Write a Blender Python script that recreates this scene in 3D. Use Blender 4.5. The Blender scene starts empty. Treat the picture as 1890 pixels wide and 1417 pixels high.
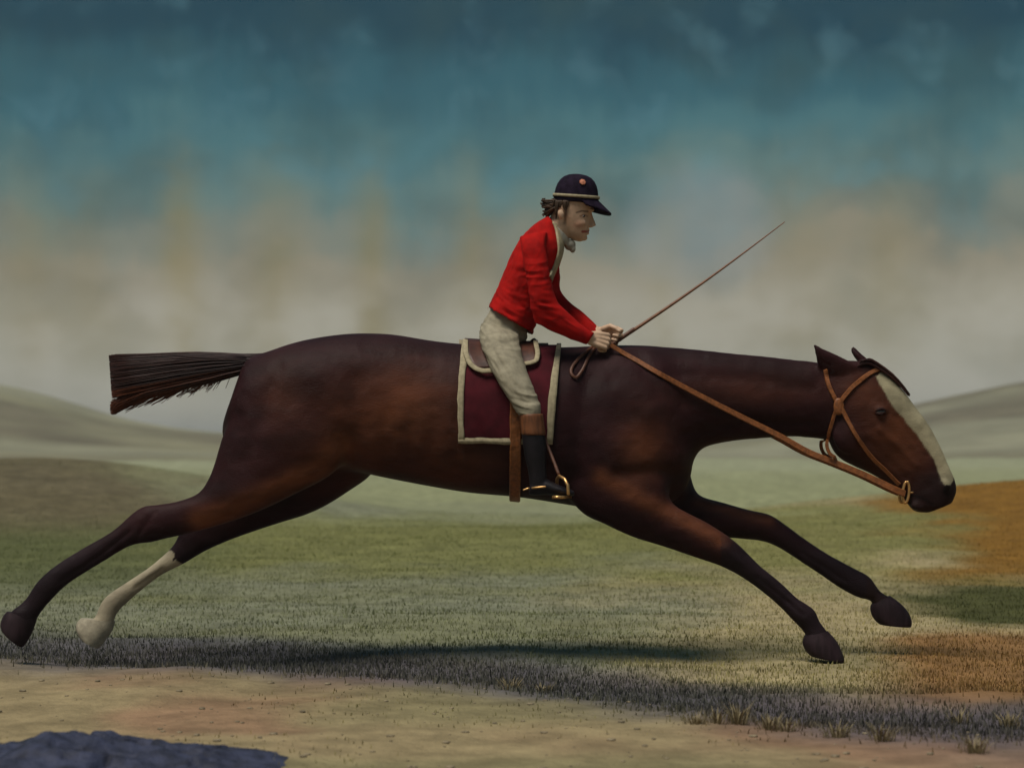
import bpy, bmesh, math, random
import numpy as np
from mathutils import Vector, Matrix
from mathutils.bvhtree import BVHTree

random.seed(7)
rng = np.random.default_rng(7)
scene = bpy.context.scene
C = scene.collection

# ------------------------------------------------------------------ camera
F = 3750.0            # focal length in photo pixels (photo is 1890 wide)
CD = 9.0              # metres from camera to the plane of the horse
CZ = 0.927            # camera height
HX, HY = 945.0, 830.0  # principal point: level camera, horizon on row 830
cam = bpy.data.cameras.new('camera')
camo = bpy.data.objects.new('camera', cam)
C.objects.link(camo)
camo.location = (0, -CD, CZ)
camo.rotation_euler = (math.radians(90), 0, 0)
cam.sensor_width = 36
cam.lens = 36 * F / 1890
cam.shift_y = (HY - 708.5) / 1890
cam.clip_start = 0.1
cam.clip_end = 9000
cam.dof.use_dof = True
cam.dof.focus_distance = CD - 0.15
cam.dof.aperture_fstop = 2.8
scene.camera = camo

# ------------------------------------------------------------------ light
SUN_EL, SUN_AZ = math.radians(66), math.radians(-138)   # azimuth from +Y towards +X: behind the camera, to its left
sd = Vector((math.sin(SUN_AZ) * math.cos(SUN_EL), math.cos(SUN_AZ) * math.cos(SUN_EL), math.sin(SUN_EL)))
sl = bpy.data.lights.new('sun', 'SUN')
sl.energy = 1.5
sl.angle = math.radians(26)
sl.color = (1.0, 0.93, 0.82)
so = bpy.data.objects.new('sun', sl)
C.objects.link(so)
so.rotation_euler = sd.to_track_quat('Z', 'Y').to_euler()
so.location = (0, -4, 8)

vs = scene.view_settings
vs.view_transform = 'Standard'
vs.look = 'None'
vs.gamma = 1
vs.use_curve_mapping = False
vs.exposure = 1.15
EXPO = 2 ** vs.exposure


def lin(r, g, b):
    def f(c):
        c /= 255
        return c / 12.92 if c <= 0.04045 else ((c + 0.055) / 1.055) ** 2.4
    return (f(r), f(g), f(b), 1)


class NT:
    """small node-tree helper"""
    def __init__(s, tree):
        s.t = tree
        s.n = tree.nodes
        s.l = tree.links

    def node(s, typ, ins=None, **kw):
        nd = s.n.new(typ)
        for k, v in kw.items():
            setattr(nd, k, v)
        for k, v in (ins or {}).items():
            if isinstance(v, bpy.types.NodeSocket):
                s.l.new(v, nd.inputs[k])
            else:
                nd.inputs[k].default_value = v
        return nd

    def math(s, op, a, b=0.0, c=0.0):
        return s.node('ShaderNodeMath', {0: a, 1: b, 2: c}, operation=op).outputs[0]

    def noise(s, vec, scale, detail=4, rough=0.55, dist=0.0):
        return s.node('ShaderNodeTexNoise', {'Vector': vec, 'Scale': scale, 'Detail': detail,
                                             'Roughness': rough, 'Distortion': dist}).outputs['Fac']

    def mix(s, fac, a, b, mode='MIX'):
        nd = s.n.new('ShaderNodeMix')
        nd.data_type = 'RGBA'
        nd.blend_type = mode
        for k, v in ((0, fac), (6, a), (7, b)):
            if isinstance(v, bpy.types.NodeSocket):
                s.l.new(v, nd.inputs[k])
            else:
                nd.inputs[k].default_value = v
        return nd.outputs[2]

    def ramp(s, fac, pts, interp='LINEAR'):
        nd = s.n.new('ShaderNodeValToRGB')
        cr = nd.color_ramp
        cr.interpolation = interp
        while len(cr.elements) < len(pts):
            cr.elements.new(0.5)
        for e, (p, c) in zip(cr.elements, pts):
            e.position = p
            e.color = c if len(c) == 4 else (*c, 1)
        s.l.new(fac, nd.inputs[0])
        return nd.outputs[0]

    def smooth(s, v, a, b, lo=0.0, hi=1.0):
        return s.node('ShaderNodeMapRange', {'Value': v, 'From Min': a, 'From Max': b, 'To Min': lo, 'To Max': hi},
                      interpolation_type='SMOOTHSTEP').outputs[0]

    def vec(s, x=0.0, y=0.0, z=0.0):
        return s.node('ShaderNodeCombineXYZ', {0: x, 1: y, 2: z}).outputs[0]


# ------------------------------------------------------------------ sky (world)
world = bpy.data.worlds.new('World')
scene.world = world
world.use_nodes = True
wt = NT(world.node_tree)
world.node_tree.nodes.clear()
gen = wt.node('ShaderNodeTexCoord').outputs['Generated']
sep = wt.node('ShaderNodeSeparateXYZ', {0: gen})
az = wt.math('ARCTAN2', sep.outputs[0], sep.outputs[1])
el = wt.math('ARCSINE', sep.outputs[2])
# cloud veil: elevation is bent by soft noise, shafts are drawn out vertically
n1 = wt.noise(wt.vec(wt.math('MULTIPLY', az, 9.0), wt.math('MULTIPLY', el, 12.0), 3.1), 1.0, 3, 0.5)
n2 = wt.noise(wt.vec(wt.math('MULTIPLY', az, 46.0), wt.math('MULTIPLY', el, 4.0), 8.3), 1.0, 4, 0.6)
n3 = wt.noise(wt.vec(wt.math('MULTIPLY', az, 30.0), wt.math('MULTIPLY', el, 34.0), 5.0), 1.0, 3, 0.5, 0.2)
n4 = wt.noise(wt.vec(wt.math('MULTIPLY', az, 17.0), wt.math('MULTIPLY', el, 20.0), 21.0), 1.0, 3, 0.5)
el2 = wt.math('MULTIPLY_ADD', wt.math('SUBTRACT', n1, 0.5), 0.055, el)
el2 = wt.math('MULTIPLY_ADD', wt.math('SUBTRACT', n2, 0.5), 0.030, el2)
el2 = wt.math('MULTIPLY_ADD', wt.math('SUBTRACT', n3, 0.5), 0.035, el2)
el2 = wt.math('MULTIPLY_ADD', az, -0.02, el2)
R = 1.6
cols = [(-0.30, (70, 70, 62)), (-0.02, (128, 126, 112)), (0.02, (160, 158, 143)), (0.062, (152, 147, 128)), (0.088, (140, 134, 115)),
        (0.107, (120, 127, 116)), (0.128, (94, 122, 120)), (0.150, (70, 111, 117)), (0.172, (50, 93, 104)), (0.205, (28, 64, 78)),
        (0.5, (50, 84, 97)), (1.5, (62, 94, 108))]
pts = []
for e, c in cols:
    L = lin(*c)
    pts.append(((e + 0.30) / 1.8, tuple(v / EXPO for v in L[:3])))
veil = wt.ramp(wt.math('DIVIDE', wt.math('ADD', el2, 0.30), 1.8), pts, 'EASE')
# dark and light mottling of the blue deck
veil = wt.mix(wt.math('MULTIPLY', wt.smooth(n4, 0.40, 0.74, 0.0, 0.5), wt.smooth(el, 0.05, 0.13, 0.25, 1.0)), veil, tuple(v / EXPO for v in lin(50, 76, 78)[:3]) + (1,))
veil = wt.mix(wt.math('MULTIPLY', wt.smooth(n3, 0.5, 0.75, 0.0, 0.22), wt.smooth(el, 0.06, 0.16)), veil,
              tuple(v / EXPO for v in lin(104, 150, 160)[:3]) + (1,))
# ochre rain shafts hanging in the pale band
shaft = None
for px, hw, st in ((60, 55, .40), (165, 44, .25), (338, 36, .85), (512, 46, .52), (692, 34, .66), (878, 34, .45), (1000, 50, .2), (1228, 30, .5),
                   (1480, 60, .25), (1640, 55, .38)):
    a0 = math.atan((px - HX) / F)
    bend = wt.math('MULTIPLY_ADD', wt.math('SUBTRACT', n1, 0.5), 0.016, az)
    g = wt.math('DIVIDE', wt.math('SUBTRACT', bend, a0), hw / F)
    g = wt.math('EXPONENT', wt.math('MULTIPLY', wt.math('MULTIPLY', g, g), -1.0))
    g = wt.math('MULTIPLY', g, st)
    shaft = g if shaft is None else wt.math('ADD', shaft, g)
# the same kind of shafts goes on all around the horizon
out = wt.math('MULTIPLY', wt.smooth(wt.math('ABSOLUTE', az), 0.26, 0.32), wt.smooth(n2, 0.52, 0.7))
shaft = wt.math('ADD', shaft, out)
sh_el = wt.math('MULTIPLY', wt.smooth(el, 0.010, 0.050), wt.smooth(wt.math('MULTIPLY_ADD', wt.math('SUBTRACT', n3, .5), .08, el), 0.095, 0.165, 1.0, 0.0))
shf = wt.math('MULTIPLY', wt.math('MULTIPLY', shaft, sh_el), wt.smooth(n3, 0.25, 0.6, 0.35, 0.8))
veil = wt.mix(wt.math('MINIMUM', shf, 0.8), veil, tuple(v / EXPO for v in lin(130, 117, 70)[:3]) + (1,))
# pale breaks low in the veil
veil = wt.mix(wt.math('MULTIPLY', wt.smooth(n4, 0.36, 0.60, 0.55, 0.0), wt.math('MULTIPLY', wt.smooth(el, 0.0, 0.03), wt.smooth(el, 0.06, 0.10, 1.0, 0.0))), veil,
              tuple(v / EXPO for v in lin(176, 173, 160)[:3]) + (1,))
# pale glass-reflection disc behind the whip, painted in as a faint cloud
cx, ce = math.atan((1290 - HX) / F), (HY - 420) / F
dx = wt.math('DIVIDE', wt.math('SUBTRACT', az, cx), 0.040)
dy = wt.math('DIVIDE', wt.math('SUBTRACT', el, ce), 0.036)
dd = wt.math('ADD', wt.math('MULTIPLY', dx, dx), wt.math('MULTIPLY', dy, dy))
dd = wt.math('MULTIPLY_ADD', wt.math('SUBTRACT', n3, 0.5), 0.9, dd)
veil = wt.mix(wt.smooth(dd, 0.2, 1.2, 0.30, 0.0), veil, tuple(v / EXPO for v in lin(140, 158, 166)[:3]) + (1,))
sky = wt.node('ShaderNodeTexSky', sky_type='NISHITA', sun_disc=False, sun_elevation=SUN_EL, sun_rotation=SUN_AZ)
skyc = wt.mix(1.0, sky.outputs[0], (0.05, 0.05, 0.05, 1), 'MULTIPLY')
clear = wt.smooth(el2, 0.12, 0.8, 0.0, 0.22)          # a little clear sky through the veil, higher up
bg = wt.node('ShaderNodeBackground', {'Color': wt.mix(clear, veil, skyc), 'Strength': 1.0})
wo = wt.node('ShaderNodeOutputWorld', {'Surface': bg.outputs[0]})


# ------------------------------------------------------------------ helpers
def P(px, py, y=0.0):
    """photo pixel -> point on the upright plane at depth y"""
    d = CD + y
    return Vector(((px - HX) / F * d, y, CZ - (py - HY) / F * d))


def to_px(co):
    d = co[:, 1] + CD
    return HX + co[:, 0] / d * F, HY + (CZ - co[:, 2]) / d * F


def link(name, me, mat, parent=None):
    o = bpy.data.objects.new(name, me)
    C.objects.link(o)
    if mat is not None:
        me.materials.clear()
        me.materials.append(mat)
    if parent is not None:
        o.parent = parent
        o.matrix_parent_inverse = parent.matrix_world.inverted()
    return o


def thing(name, label, cat, loc=(0, 0, 0), group=None):
    o = bpy.data.objects.new(name, None)
    C.objects.link(o)
    o.location = loc
    o.matrix_world = Matrix.Translation(loc)
    o['label'] = label
    o['category'] = cat
    if group:
        o['group'] = group
    return o


class MB:
    def __init__(s):
        s.v = []
        s.f = []

    def add(s, v, f):
        k = len(s.v)
        s.v += [tuple(p) for p in v]
        s.f += [tuple(i + k for i in q) for q in f]

    def rings(s, rings, close=True, cap=True):
        n = len(rings[0])
        v, f = [], []
        for r in rings:
            v += list(r)
        for i in range(len(rings) - 1):
            for j in range(n if close else n - 1):
                a, b = i * n + j, i * n + (j + 1) % n
                f.append((a, b, b + n, a + n))
        if cap:
            for i, rv in ((0, True), (len(rings) - 1, False)):
                c = sum((Vector(p) for p in rings[i]), Vector()) / n
                v.append(c)
                k = len(v) - 1
                for j in range(n):
                    a, b = i * n + j, i * n + (j + 1) % n
                    f.append((b, a, k) if rv else (a, b, k))
        s.add(v, f)

    def tube(s, pts, rad, n=10, ends=True):
        pts = [Vector(p) for p in pts]
        if not isinstance(rad, (list, tuple)):
            rad = [rad] * len(pts)
        rings = []
        up = None
        for i, p in enumerate(pts):
            t = (pts[min(i + 1, len(pts) - 1)] - pts[max(i - 1, 0)]).normalized()
            if up is None:
                up = Vector((0, 0, 1)) if abs(t.z) < .9 else Vector((1, 0, 0))
            a = t.cross(up).normalized()
            b = a.cross(t).normalized()
            up = b
            ring = lambda c, r: [c + (a * math.cos(2 * math.pi * k / n) + b * math.sin(2 * math.pi * k / n)) * r for k in range(n)]
            if i == 0 and ends:
                for q in (.95, .6):
                    rings.append(ring(p - t * rad[0] * q, rad[0] * math.sqrt(1 - q * q)))
            rings.append(ring(p, rad[i]))
            if i == len(pts) - 1 and ends:
                for q in (.6, .95):
                    rings.append(ring(p + t * rad[-1] * q, rad[-1] * math.sqrt(1 - q * q)))
        s.rings(rings)

    def ell(s, c, r, rot=None, n=16):
        c = Vector(c)
        rings = []
        for i in range(1, n // 2):
            th = math.pi * i / (n // 2)
            ring = []
            for j in range(n):
                ph = 2 * math.pi * j / n
                q = Vector((r[0] * math.sin(th) * math.cos(ph), r[1] * math.sin(th) * math.sin(ph), r[2] * math.cos(th)))
                ring.append(c + (rot @ q if rot else q))
            rings.append(ring)
        s.rings(rings)

    def box(s, c, h, rot=None):
        c = Vector(c)
        v = []
        for x in (-1, 1):
            for y in (-1, 1):
                for z in (-1, 1):
                    q = Vector((x * h[0], y * h[1], z * h[2]))
                    v.append(c + (rot @ q if rot else q))
        s.add(v, [(0, 1, 3, 2), (4, 6, 7, 5), (0, 4, 5, 1), (2, 3, 7, 6), (0, 2, 6, 4), (1, 5, 7, 3)])

    def mesh(s, name, smooth=True):
        me = bpy.data.meshes.new(name)
        me.from_pydata(s.v, [], s.f)
        bm = bmesh.new()
        bm.from_mesh(me)
        bmesh.ops.recalc_face_normals(bm, faces=bm.faces)
        bm.to_mesh(me)
        bm.free()
        if smooth:
            me.polygons.foreach_set('use_smooth', [True] * len(me.polygons))
        return me

    def build(s, name, mat, parent=None, smooth=True):
        return link(name, s.mesh(name, smooth), mat, parent)


def cr(p0, p1, p2, p3, t):
    return 0.5 * ((2 * p1) + (p2 - p0) * t + (2 * p0 - 5 * p1 + 4 * p2 - p3) * t * t + (3 * p1 - p0 - 3 * p2 + p3) * t ** 3)


def spline(arr, k):
    arr = np.asarray(arr, float)
    n = len(arr)
    outp = []
    for i in range(n - 1):
        a, b, c, d = arr[max(i - 1, 0)], arr[i], arr[i + 1], arr[min(i + 2, n - 1)]
        for j in range(k):
            outp.append(cr(a, b, c, d, j / k))
    outp.append(arr[-1])
    return np.array(outp)


def loft(mb, st, k=4, n=28, e=2.0, mirror=False):
    """stations (ax, ay, bx, by, depth, half width): two outline points of the photo and the thickness there"""
    S = spline(st, k)
    rings = []
    for ax, ay, bx, by, y, w in S:
        A, B = P(ax, ay, y), P(bx, by, y)
        c, u = (A + B) / 2, (A - B) / 2
        ring = []
        for j in range(n):
            t = 2 * math.pi * j / n
            cc, ss = math.cos(t), math.sin(t)
            q = c + u * math.copysign(abs(cc) ** (2 / e), cc) + Vector((0, max(w, .002), 0)) * math.copysign(abs(ss) ** (2 / e), ss)
            if mirror:
                q.y = -q.y
            ring.append(q)
        rings.append(ring)
    mb.rings(rings)


def remesh(mb, name, voxel, smooth=5, fac=.5):
    me = mb.mesh(name)
    o = bpy.data.objects.new('tmp', me)
    C.objects.link(o)
    m = o.modifiers.new('r', 'REMESH')
    m.mode = 'VOXEL'
    m.voxel_size = voxel
    m.use_smooth_shade = True
    if smooth:
        s2 = o.modifiers.new('s', 'SMOOTH')
        s2.factor = fac
        s2.iterations = smooth
    dg = bpy.context.evaluated_depsgraph_get()
    dg.update()
    new = bpy.data.meshes.new_from_object(o.evaluated_get(dg))
    new.name = name
    bpy.data.objects.remove(o)
    new.polygons.foreach_set('use_smooth', [True] * len(new.polygons))
    return new


def get_co(me):
    a = np.empty(len(me.vertices) * 3)
    me.vertices.foreach_get('co', a)
    return a.reshape(-1, 3)


def set_col(me, rgb, name='Col'):
    at = me.color_attributes.new(name, 'FLOAT_COLOR', 'POINT')
    d = np.ones((len(rgb), 4), np.float32)
    d[:, :3] = rgb
    at.data.foreach_set('color', d.ravel())


def sstep(x, a, b):
    t = np.clip((x - a) / (b - a), 0, 1)
    return t * t * (3 - 2 * t)


_perm = rng.random((256, 256))


def vnoise(x, y):
    x = np.asarray(x, float)
    y = np.asarray(y, float)
    xi, yi = np.floor(x).astype(int), np.floor(y).astype(int)
    fx, fy = x - xi, y - yi
    fx, fy = fx * fx * (3 - 2 * fx), fy * fy * (3 - 2 * fy)
    g = lambda a, b: _perm[a & 255, b & 255]
    return (g(xi, yi) * (1 - fx) + g(xi + 1, yi) * fx) * (1 - fy) + (g(xi, yi + 1) * (1 - fx) + g(xi + 1, yi + 1) * fx) * fy


def fbm(x, y, o=4):
    s, a, t = 0, 1, 0
    for i in range(o):
        s = s + a * vnoise(x * 2 ** i + 17 * i, y * 2 ** i + 31 * i)
        t += a
        a *= .5
    return s / t


def seg_dist(px, py, pts):
    best = np.full(np.shape(px), 1e9)
    for (x0, y0), (x1, y1) in zip(pts[:-1], pts[1:]):
        dx, dy = x1 - x0, y1 - y0
        t = np.clip(((px - x0) * dx + (py - y0) * dy) / (dx * dx + dy * dy), 0, 1)
        best = np.minimum(best, np.hypot(px - x0 - t * dx, py - y0 - t * dy))
    return best


def inpoly(px, py, poly):
    ins = np.zeros(np.shape(px), bool)
    n = len(poly)
    for i in range(n):
        x0, y0 = poly[i]
        x1, y1 = poly[(i + 1) % n]
        c = ((y0 > py) != (y1 > py)) & (px < (x1 - x0) * (py - y0) / (y1 - y0 + 1e-12) + x0)
        ins ^= c
    return ins


# ------------------------------------------------------------------ materials
def mat(name, col, rough=.6, spec=.3, var=.25, nscale=30, bump=.15, bscale=200, attr=None, sheen=0, metal=0, coat=0, stretch=(1, 1, 1), bdist=.002):
    m = bpy.data.materials.new(name)
    m.use_nodes = True
    t = NT(m.node_tree)
    b = m.node_tree.nodes['Principled BSDF']
    tc = t.node('ShaderNodeTexCoord').outputs['Object']
    mp = t.node('ShaderNodeMapping', {'Vector': tc, 'Scale': stretch}).outputs[0]
    nz = t.noise(mp, nscale, 5, .6)
    if attr:
        base = t.node('ShaderNodeAttribute', attribute_name=attr).outputs['Color']
    else:
        base = t.node('ShaderNodeRGB').outputs[0]
        base.default_value = (*col[:3], 1)
    lo = t.mix(1.0, base, (1 - var,) * 3 + (1,), 'MULTIPLY')
    hi = t.mix(1.0, base, (1 + var,) * 3 + (1,), 'MULTIPLY')
    t.l.new(t.mix(t.smooth(nz, .3, .7), lo, hi), b.inputs['Base Color'])
    b.inputs['Roughness'].default_value = rough
    b.inputs['Specular IOR Level'].default_value = spec
    b.inputs['Metallic'].default_value = metal
    b.inputs['Sheen Weight'].default_value = sheen
    b.inputs['Coat Weight'].default_value = coat
    if bump:
        bn = t.node('ShaderNodeBump', {'Strength': bump, 'Distance': bdist, 'Height': t.noise(mp, bscale, 4, .6)})
        t.l.new(bn.outputs[0], b.inputs['Normal'])
    return m


M = {}
M['coat'] = mat('horse_coat', None, .55, .11, .3, 9, .55, 230, attr='Col', stretch=(.3, 1, 1), bdist=.004)
M['hoof'] = mat('hoof_horn', (.022, .012, .015), .6, .15, .35, 40, .4, 90, stretch=(1, 1, .2))
M['hoof_white'] = mat('pale_hoof_horn', (.33, .29, .21), .55, .3, .2, 40, .4, 90)
M['hair'] = mat('horse_hair', None, .5, .35, .3, 60, .1, 300, attr='Col')
M['eye'] = mat('eye_gloss', (.012, .008, .006), .06, .6, .1, 5, 0, 1, coat=.6)
M['eyewhite'] = mat('eye_white', (.55, .55, .52), .2, .5, .05, 5, 0, 1)
M['skin'] = mat('skin', None, .5, .35, .10, 40, .2, 260, attr='Col')
M['red'] = mat('red_wool', (.33, .0070, .0055), .85, .08, .28, 14, .5, 420)
M['breeches'] = mat('cream_breeches', (.275, .245, .175), .8, .15, .2, 22, .5, 320)
M['cream'] = mat('cream_braid', (.34, .29, .185), .75, .2, .18, 60, .5, 500)
M['linen'] = mat('white_linen', (.36, .34, .28), .8, .2, .15, 40, .4, 300)
M['boot'] = mat('black_boot_leather', (.008, .006, .008), .5, .22, .4, 30, .3, 200)
M['boottop'] = mat('brown_boot_top', (.14, .050, .018), .5, .35, .35, 60, .5, 120, stretch=(1, 1, .25))
M['leather'] = mat('tan_leather', (.21, .070, .018), .5, .4, .32, 70, .3, 300)
M['leather_dark'] = mat('dark_rein_leather', (.10, .035, .016), .5, .4, .3, 70, .3, 300)
M['saddle'] = mat('saddle_leather', (.055, .018, .010), .45, .3, .5, 16, .3, 260)
M['cloth'] = mat('maroon_saddle_cloth', (.060, .0065, .011), .85, .12, .3, 12, .5, 420)
M['cap'] = mat('navy_velvet', (.012, .007, .017), .85, .1, .4, 40, .3, 400)
M['badge'] = mat('pink_rosette', (.50, .20, .12), .7, .2, .2, 90, .4, 300)
M['brass'] = mat('brass', (.62, .36, .14), .38, .5, .2, 60, .1, 200, metal=.85)
M['cane'] = mat('whip_cane', (.17, .07, .032), .5, .35, .3, 60, .2, 200)
M['hairbrown'] = mat('brown_hair', (.055, .032, .018), .55, .3, .4, 80, .2, 300)

# ================================================================== SETTING
# ground: one sheet to the horizon; h(x, y) is nearly flat under the horse and rises gently behind
STRIP = np.array([(-9, 1.9), (-4, 1.15), (-2.4, .55), (-1.1, .15), (-.1, -.5), (.72, -1.40), (1.24, -1.82), (1.74, -2.0), (4, -2.6), (9, -3.4)])


def gz(x, y):
    x = np.asarray(x, float)
    y = np.asarray(y, float)
    d = y + CD
    far = sstep(y, 3, 14)
    h = (fbm(x * .22 + 9, y * .22 + 4, 3) - .5) * .5 * far * np.clip(d / 40, .3, 1.0)
    h += .75 * np.exp(-((x + 7.5) / 4.2) ** 2 - ((y - 21) / 5.0) ** 2)        # brown rise on the left
    h += .25 * np.exp(-((x - 1.0) / 3.0) ** 2 - ((y - 10.5) / 2.5) ** 2) * .5
    h += .5 * np.exp(-((x - 7.0) / 3.5) ** 2 - ((y - 16) / 5.0) ** 2)
    h += (fbm(x * 2.2, y * 2.2, 4) - .5) * .05 * np.clip(1 - np.abs(y - 1) / 30, 0, 1)
    sy = np.interp(x, STRIP[:, 0], STRIP[:, 1])
    h -= .035 * np.exp(-((y - sy) / .45) ** 2)                                # shallow rut along the dark verge
    return h


def mixc(a, b, t):
    return a * (1 - t[..., None]) + np.asarray(b, float) * t[..., None]


def gcol(x, y):
    """soil and turf colours as they lie on the ground"""
    d = y + CD
    ang = x / np.maximum(d, 1.0)                 # bearing, for broad fields that fan out to the horizon
    w1 = fbm(x * .9 + 3, y * .55 + 8, 4)
    w2 = fbm(x * .35 + 40, y * .8 + 12, 4)
    w3 = fbm(x * 2.6 + 5, y * 2.6 + 2, 4)
    c = np.zeros(x.shape + (3,)) + np.array((.255, .200, .110))     # sandy track, near
    c = mixc(c, (.235, .140, .085), sstep(w1, .44, .64) * .85)
    c = mixc(c, (.185, .165, .085), sstep(w2, .46, .68) * .7)
    c = mixc(c, (.15, .085, .075), sstep(x, .9, 1.9) * sstep(y, -1.9, -2.4) * .8)
    # turf beyond the verge: grey-green on the left, straw on the right
    sy = np.interp(x, STRIP[:, 0], STRIP[:, 1])
    turf = sstep(y - sy, .1, .7)
    t1 = mixc(np.zeros_like(c) + np.array((.170, .175, .118)), (.30, .245, .135), sstep(ang + (w1 - .5) * .18, .00, .12))
    t1 = mixc(t1, (.155, .155, .075), sstep(w2, .45, .8) * .55)
    c = mixc(c, t1, turf)
    olive = sstep(d + (w1 - .5) * 6, 13.5, 17) * (1 - sstep(d + (w1 - .5) * 8, 23, 30))
    c = mixc(c, (.150, .150, .048), olive * .85)
    pale = sstep(d + (w2 - .5) * 12, 23, 36)
    c = mixc(c, (.225, .235, .130), pale)
    c = mixc(c, (.255, .265, .165), sstep(d, 45, 110))
    # brown rise on the left, rusty bracken and dark turf on the right
    c = mixc(c, (.105, .085, .050), sstep(-ang + (w1 - .5) * .1, .13, .20) * sstep(d, 19, 24) * (1 - sstep(d, 40, 60)) * .9)
    c = mixc(c, (.085, .095, .040), sstep(-ang + (w1 - .5) * .1, .12, .19) * sstep(d, 12, 15) * (1 - sstep(d, 20, 25)) * .8)
    r = sstep(ang + (w1 - .5) * .10, .175, .225)
    c = mixc(c, (.185, .095, .018), r * sstep(d + (w2 - .5) * 3, 13.5, 16) * (1 - sstep(d, 26, 36)))
    c = mixc(c, (.060, .062, .022), r * sstep(d + (w2 - .5) * 1.5, 10.3, 11.0) * (1 - sstep(d + (w2 - .5) * 2, 13.5, 15)))
    c = mixc(c, (.190, .085, .026), r * sstep(y - sy + (w1 - .5) * .8, .25, .8) * (1 - sstep(d, 10.0, 10.8)) * .8)
    # the dark earth verge, widened and coloured to take in the horse's shadow band
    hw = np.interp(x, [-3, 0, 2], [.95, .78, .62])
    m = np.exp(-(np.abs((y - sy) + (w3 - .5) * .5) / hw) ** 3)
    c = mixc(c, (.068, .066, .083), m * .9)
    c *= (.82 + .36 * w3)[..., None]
    return c


ys = np.concatenate([np.linspace(-12, -4.2, 30)[:-1], np.linspace(-4.2, 6, 260)[:-1], np.geomspace(15, 60, 160)[:-1] - CD, np.geomspace(60, 4000, 70) - CD])
us = np.linspace(-1, 1, 420)
us = np.sign(us) * np.abs(us) ** 1.35
U, Yg = np.meshgrid(us, ys)
Xg = U * (3.5 + .55 * (Yg + 12.2))
Zg = gz(Xg, Yg)
nyy, nxx = Xg.shape
gm = bpy.data.meshes.new('ground')
idx = np.arange(nyy * nxx).reshape(nyy, nxx)
faces = np.stack([idx[:-1, :-1], idx[:-1, 1:], idx[1:, 1:], idx[1:, :-1]], -1).reshape(-1, 4)
gm.from_pydata(np.stack([Xg, Yg, Zg], -1).reshape(-1, 3).tolist(), [], faces.tolist())
gm.polygons.foreach_set('use_smooth', [True] * len(gm.polygons))
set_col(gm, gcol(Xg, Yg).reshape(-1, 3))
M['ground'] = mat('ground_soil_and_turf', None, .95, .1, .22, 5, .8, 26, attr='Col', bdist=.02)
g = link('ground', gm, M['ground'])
g['kind'] = 'structure'


# hills: rounded ridges, crest heights from the skyline
def hill(name, crest, yc, sig, tint):
    crest = np.array(crest, float)
    uu = np.linspace(crest[0, 0], crest[-1, 0], 420)
    cy = np.interp(uu, crest[:, 0], crest[:, 1])
    cy = np.convolve(np.pad(cy, 7, 'edge'), np.ones(15) / 15, 'valid')
    vv = np.linspace(-2.2, 2.2, 70)
    Uu, Vv = np.meshgrid(uu, vv)
    d = yc + CD
    X = (Uu - HX) / F * d * (1 + Vv * sig / d * .5)
    Y = yc + Vv * sig
    top = CZ + (HY - np.interp(Uu, uu, cy)) / F * d
    Z = top * np.exp(-Vv ** 2 * 1.1) + (fbm(X * .03, Y * .03, 5) - .5) * top * .12 - top * .09
    me = bpy.data.meshes.new(name)
    ny, nx = X.shape
    ii = np.arange(ny * nx).reshape(ny, nx)
    fs = np.stack([ii[:-1, :-1], ii[:-1, 1:], ii[1:, 1:], ii[1:, :-1]], -1).reshape(-1, 4)
    me.from_pydata(np.stack([X, Y, Z], -1).reshape(-1, 3).tolist(), [], fs.tolist())
    me.polygons.foreach_set('use_smooth', [True] * len(me.polygons))
    w = fbm(X * .035 + 7, Y * .035 + 3, 5)
    w2 = fbm(X * .012 + 70, Y * .05 + 31, 4)
    c = mixc(np.zeros(X.shape + (3,)) + np.array(tint[0]), tint[1], sstep(w, .42, .66))
    c = mixc(c, tint[2], sstep(w2, .5, .7) * .8)
    set_col(me, c.reshape(-1, 3))
    o = link(name, me, M['hill'])
    o['kind'] = 'structure'
    return o


M['hill'] = mat('hill_turf', None, .95, .05, .2, .08, .5, .5, attr='Col', bdist=.5)
TINT = ((.20, .19, .12), (.135, .12, .08), (.23, .225, .155))
hill('hill', [(-3400, 836), (-2600, 740), (-1700, 640), (-900, 590), (-400, 630), (-100, 672), (0, 690), (90, 715), (170, 748), (260, 775), (380, 792), (560, 806), (800, 822), (1000, 836)], 250, 60, TINT)
hill('hill', [(1100, 836), (1300, 815), (1450, 790), (1600, 758), (1750, 722), (1890, 692), (2100, 668), (2500, 640), (3200, 620), (4100, 700), (5000, 836)], 300, 70, TINT)

# ================================================================== HORSE
horse = thing('horse', 'dark bay racehorse at full stretch gallop with white blaze and one white hind sock', 'horse', (0, 0, 0))
hb = MB()
# trunk
loft(hb, [(452, 664, 447, 688, 0, .05), (470, 656, 428, 745, 0, .15), (500, 647, 412, 800, 0, .20), (540, 633, 440, 840, 0, .235),
          (590, 622, 540, 855, 0, .25), (650, 615, 640, 868, 0, .255), (720, 616, 720, 884, 0, .25), (790, 627, 800, 899, 0, .26),
          (850, 634, 870, 910, 0, .27), (950, 639, 960, 918, 0, .27), (1040, 640, 1050, 932, 0, .255), (1110, 637, 1130, 945, 0, .24),
          (1170, 636, 1200, 940, 0, .22), (1215, 640, 1250, 920, 0, .19), (1245, 665, 1272, 890, 0, .13), (1262, 720, 1278, 870, 0, .07)], 4, 36, 2.15)
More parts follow.
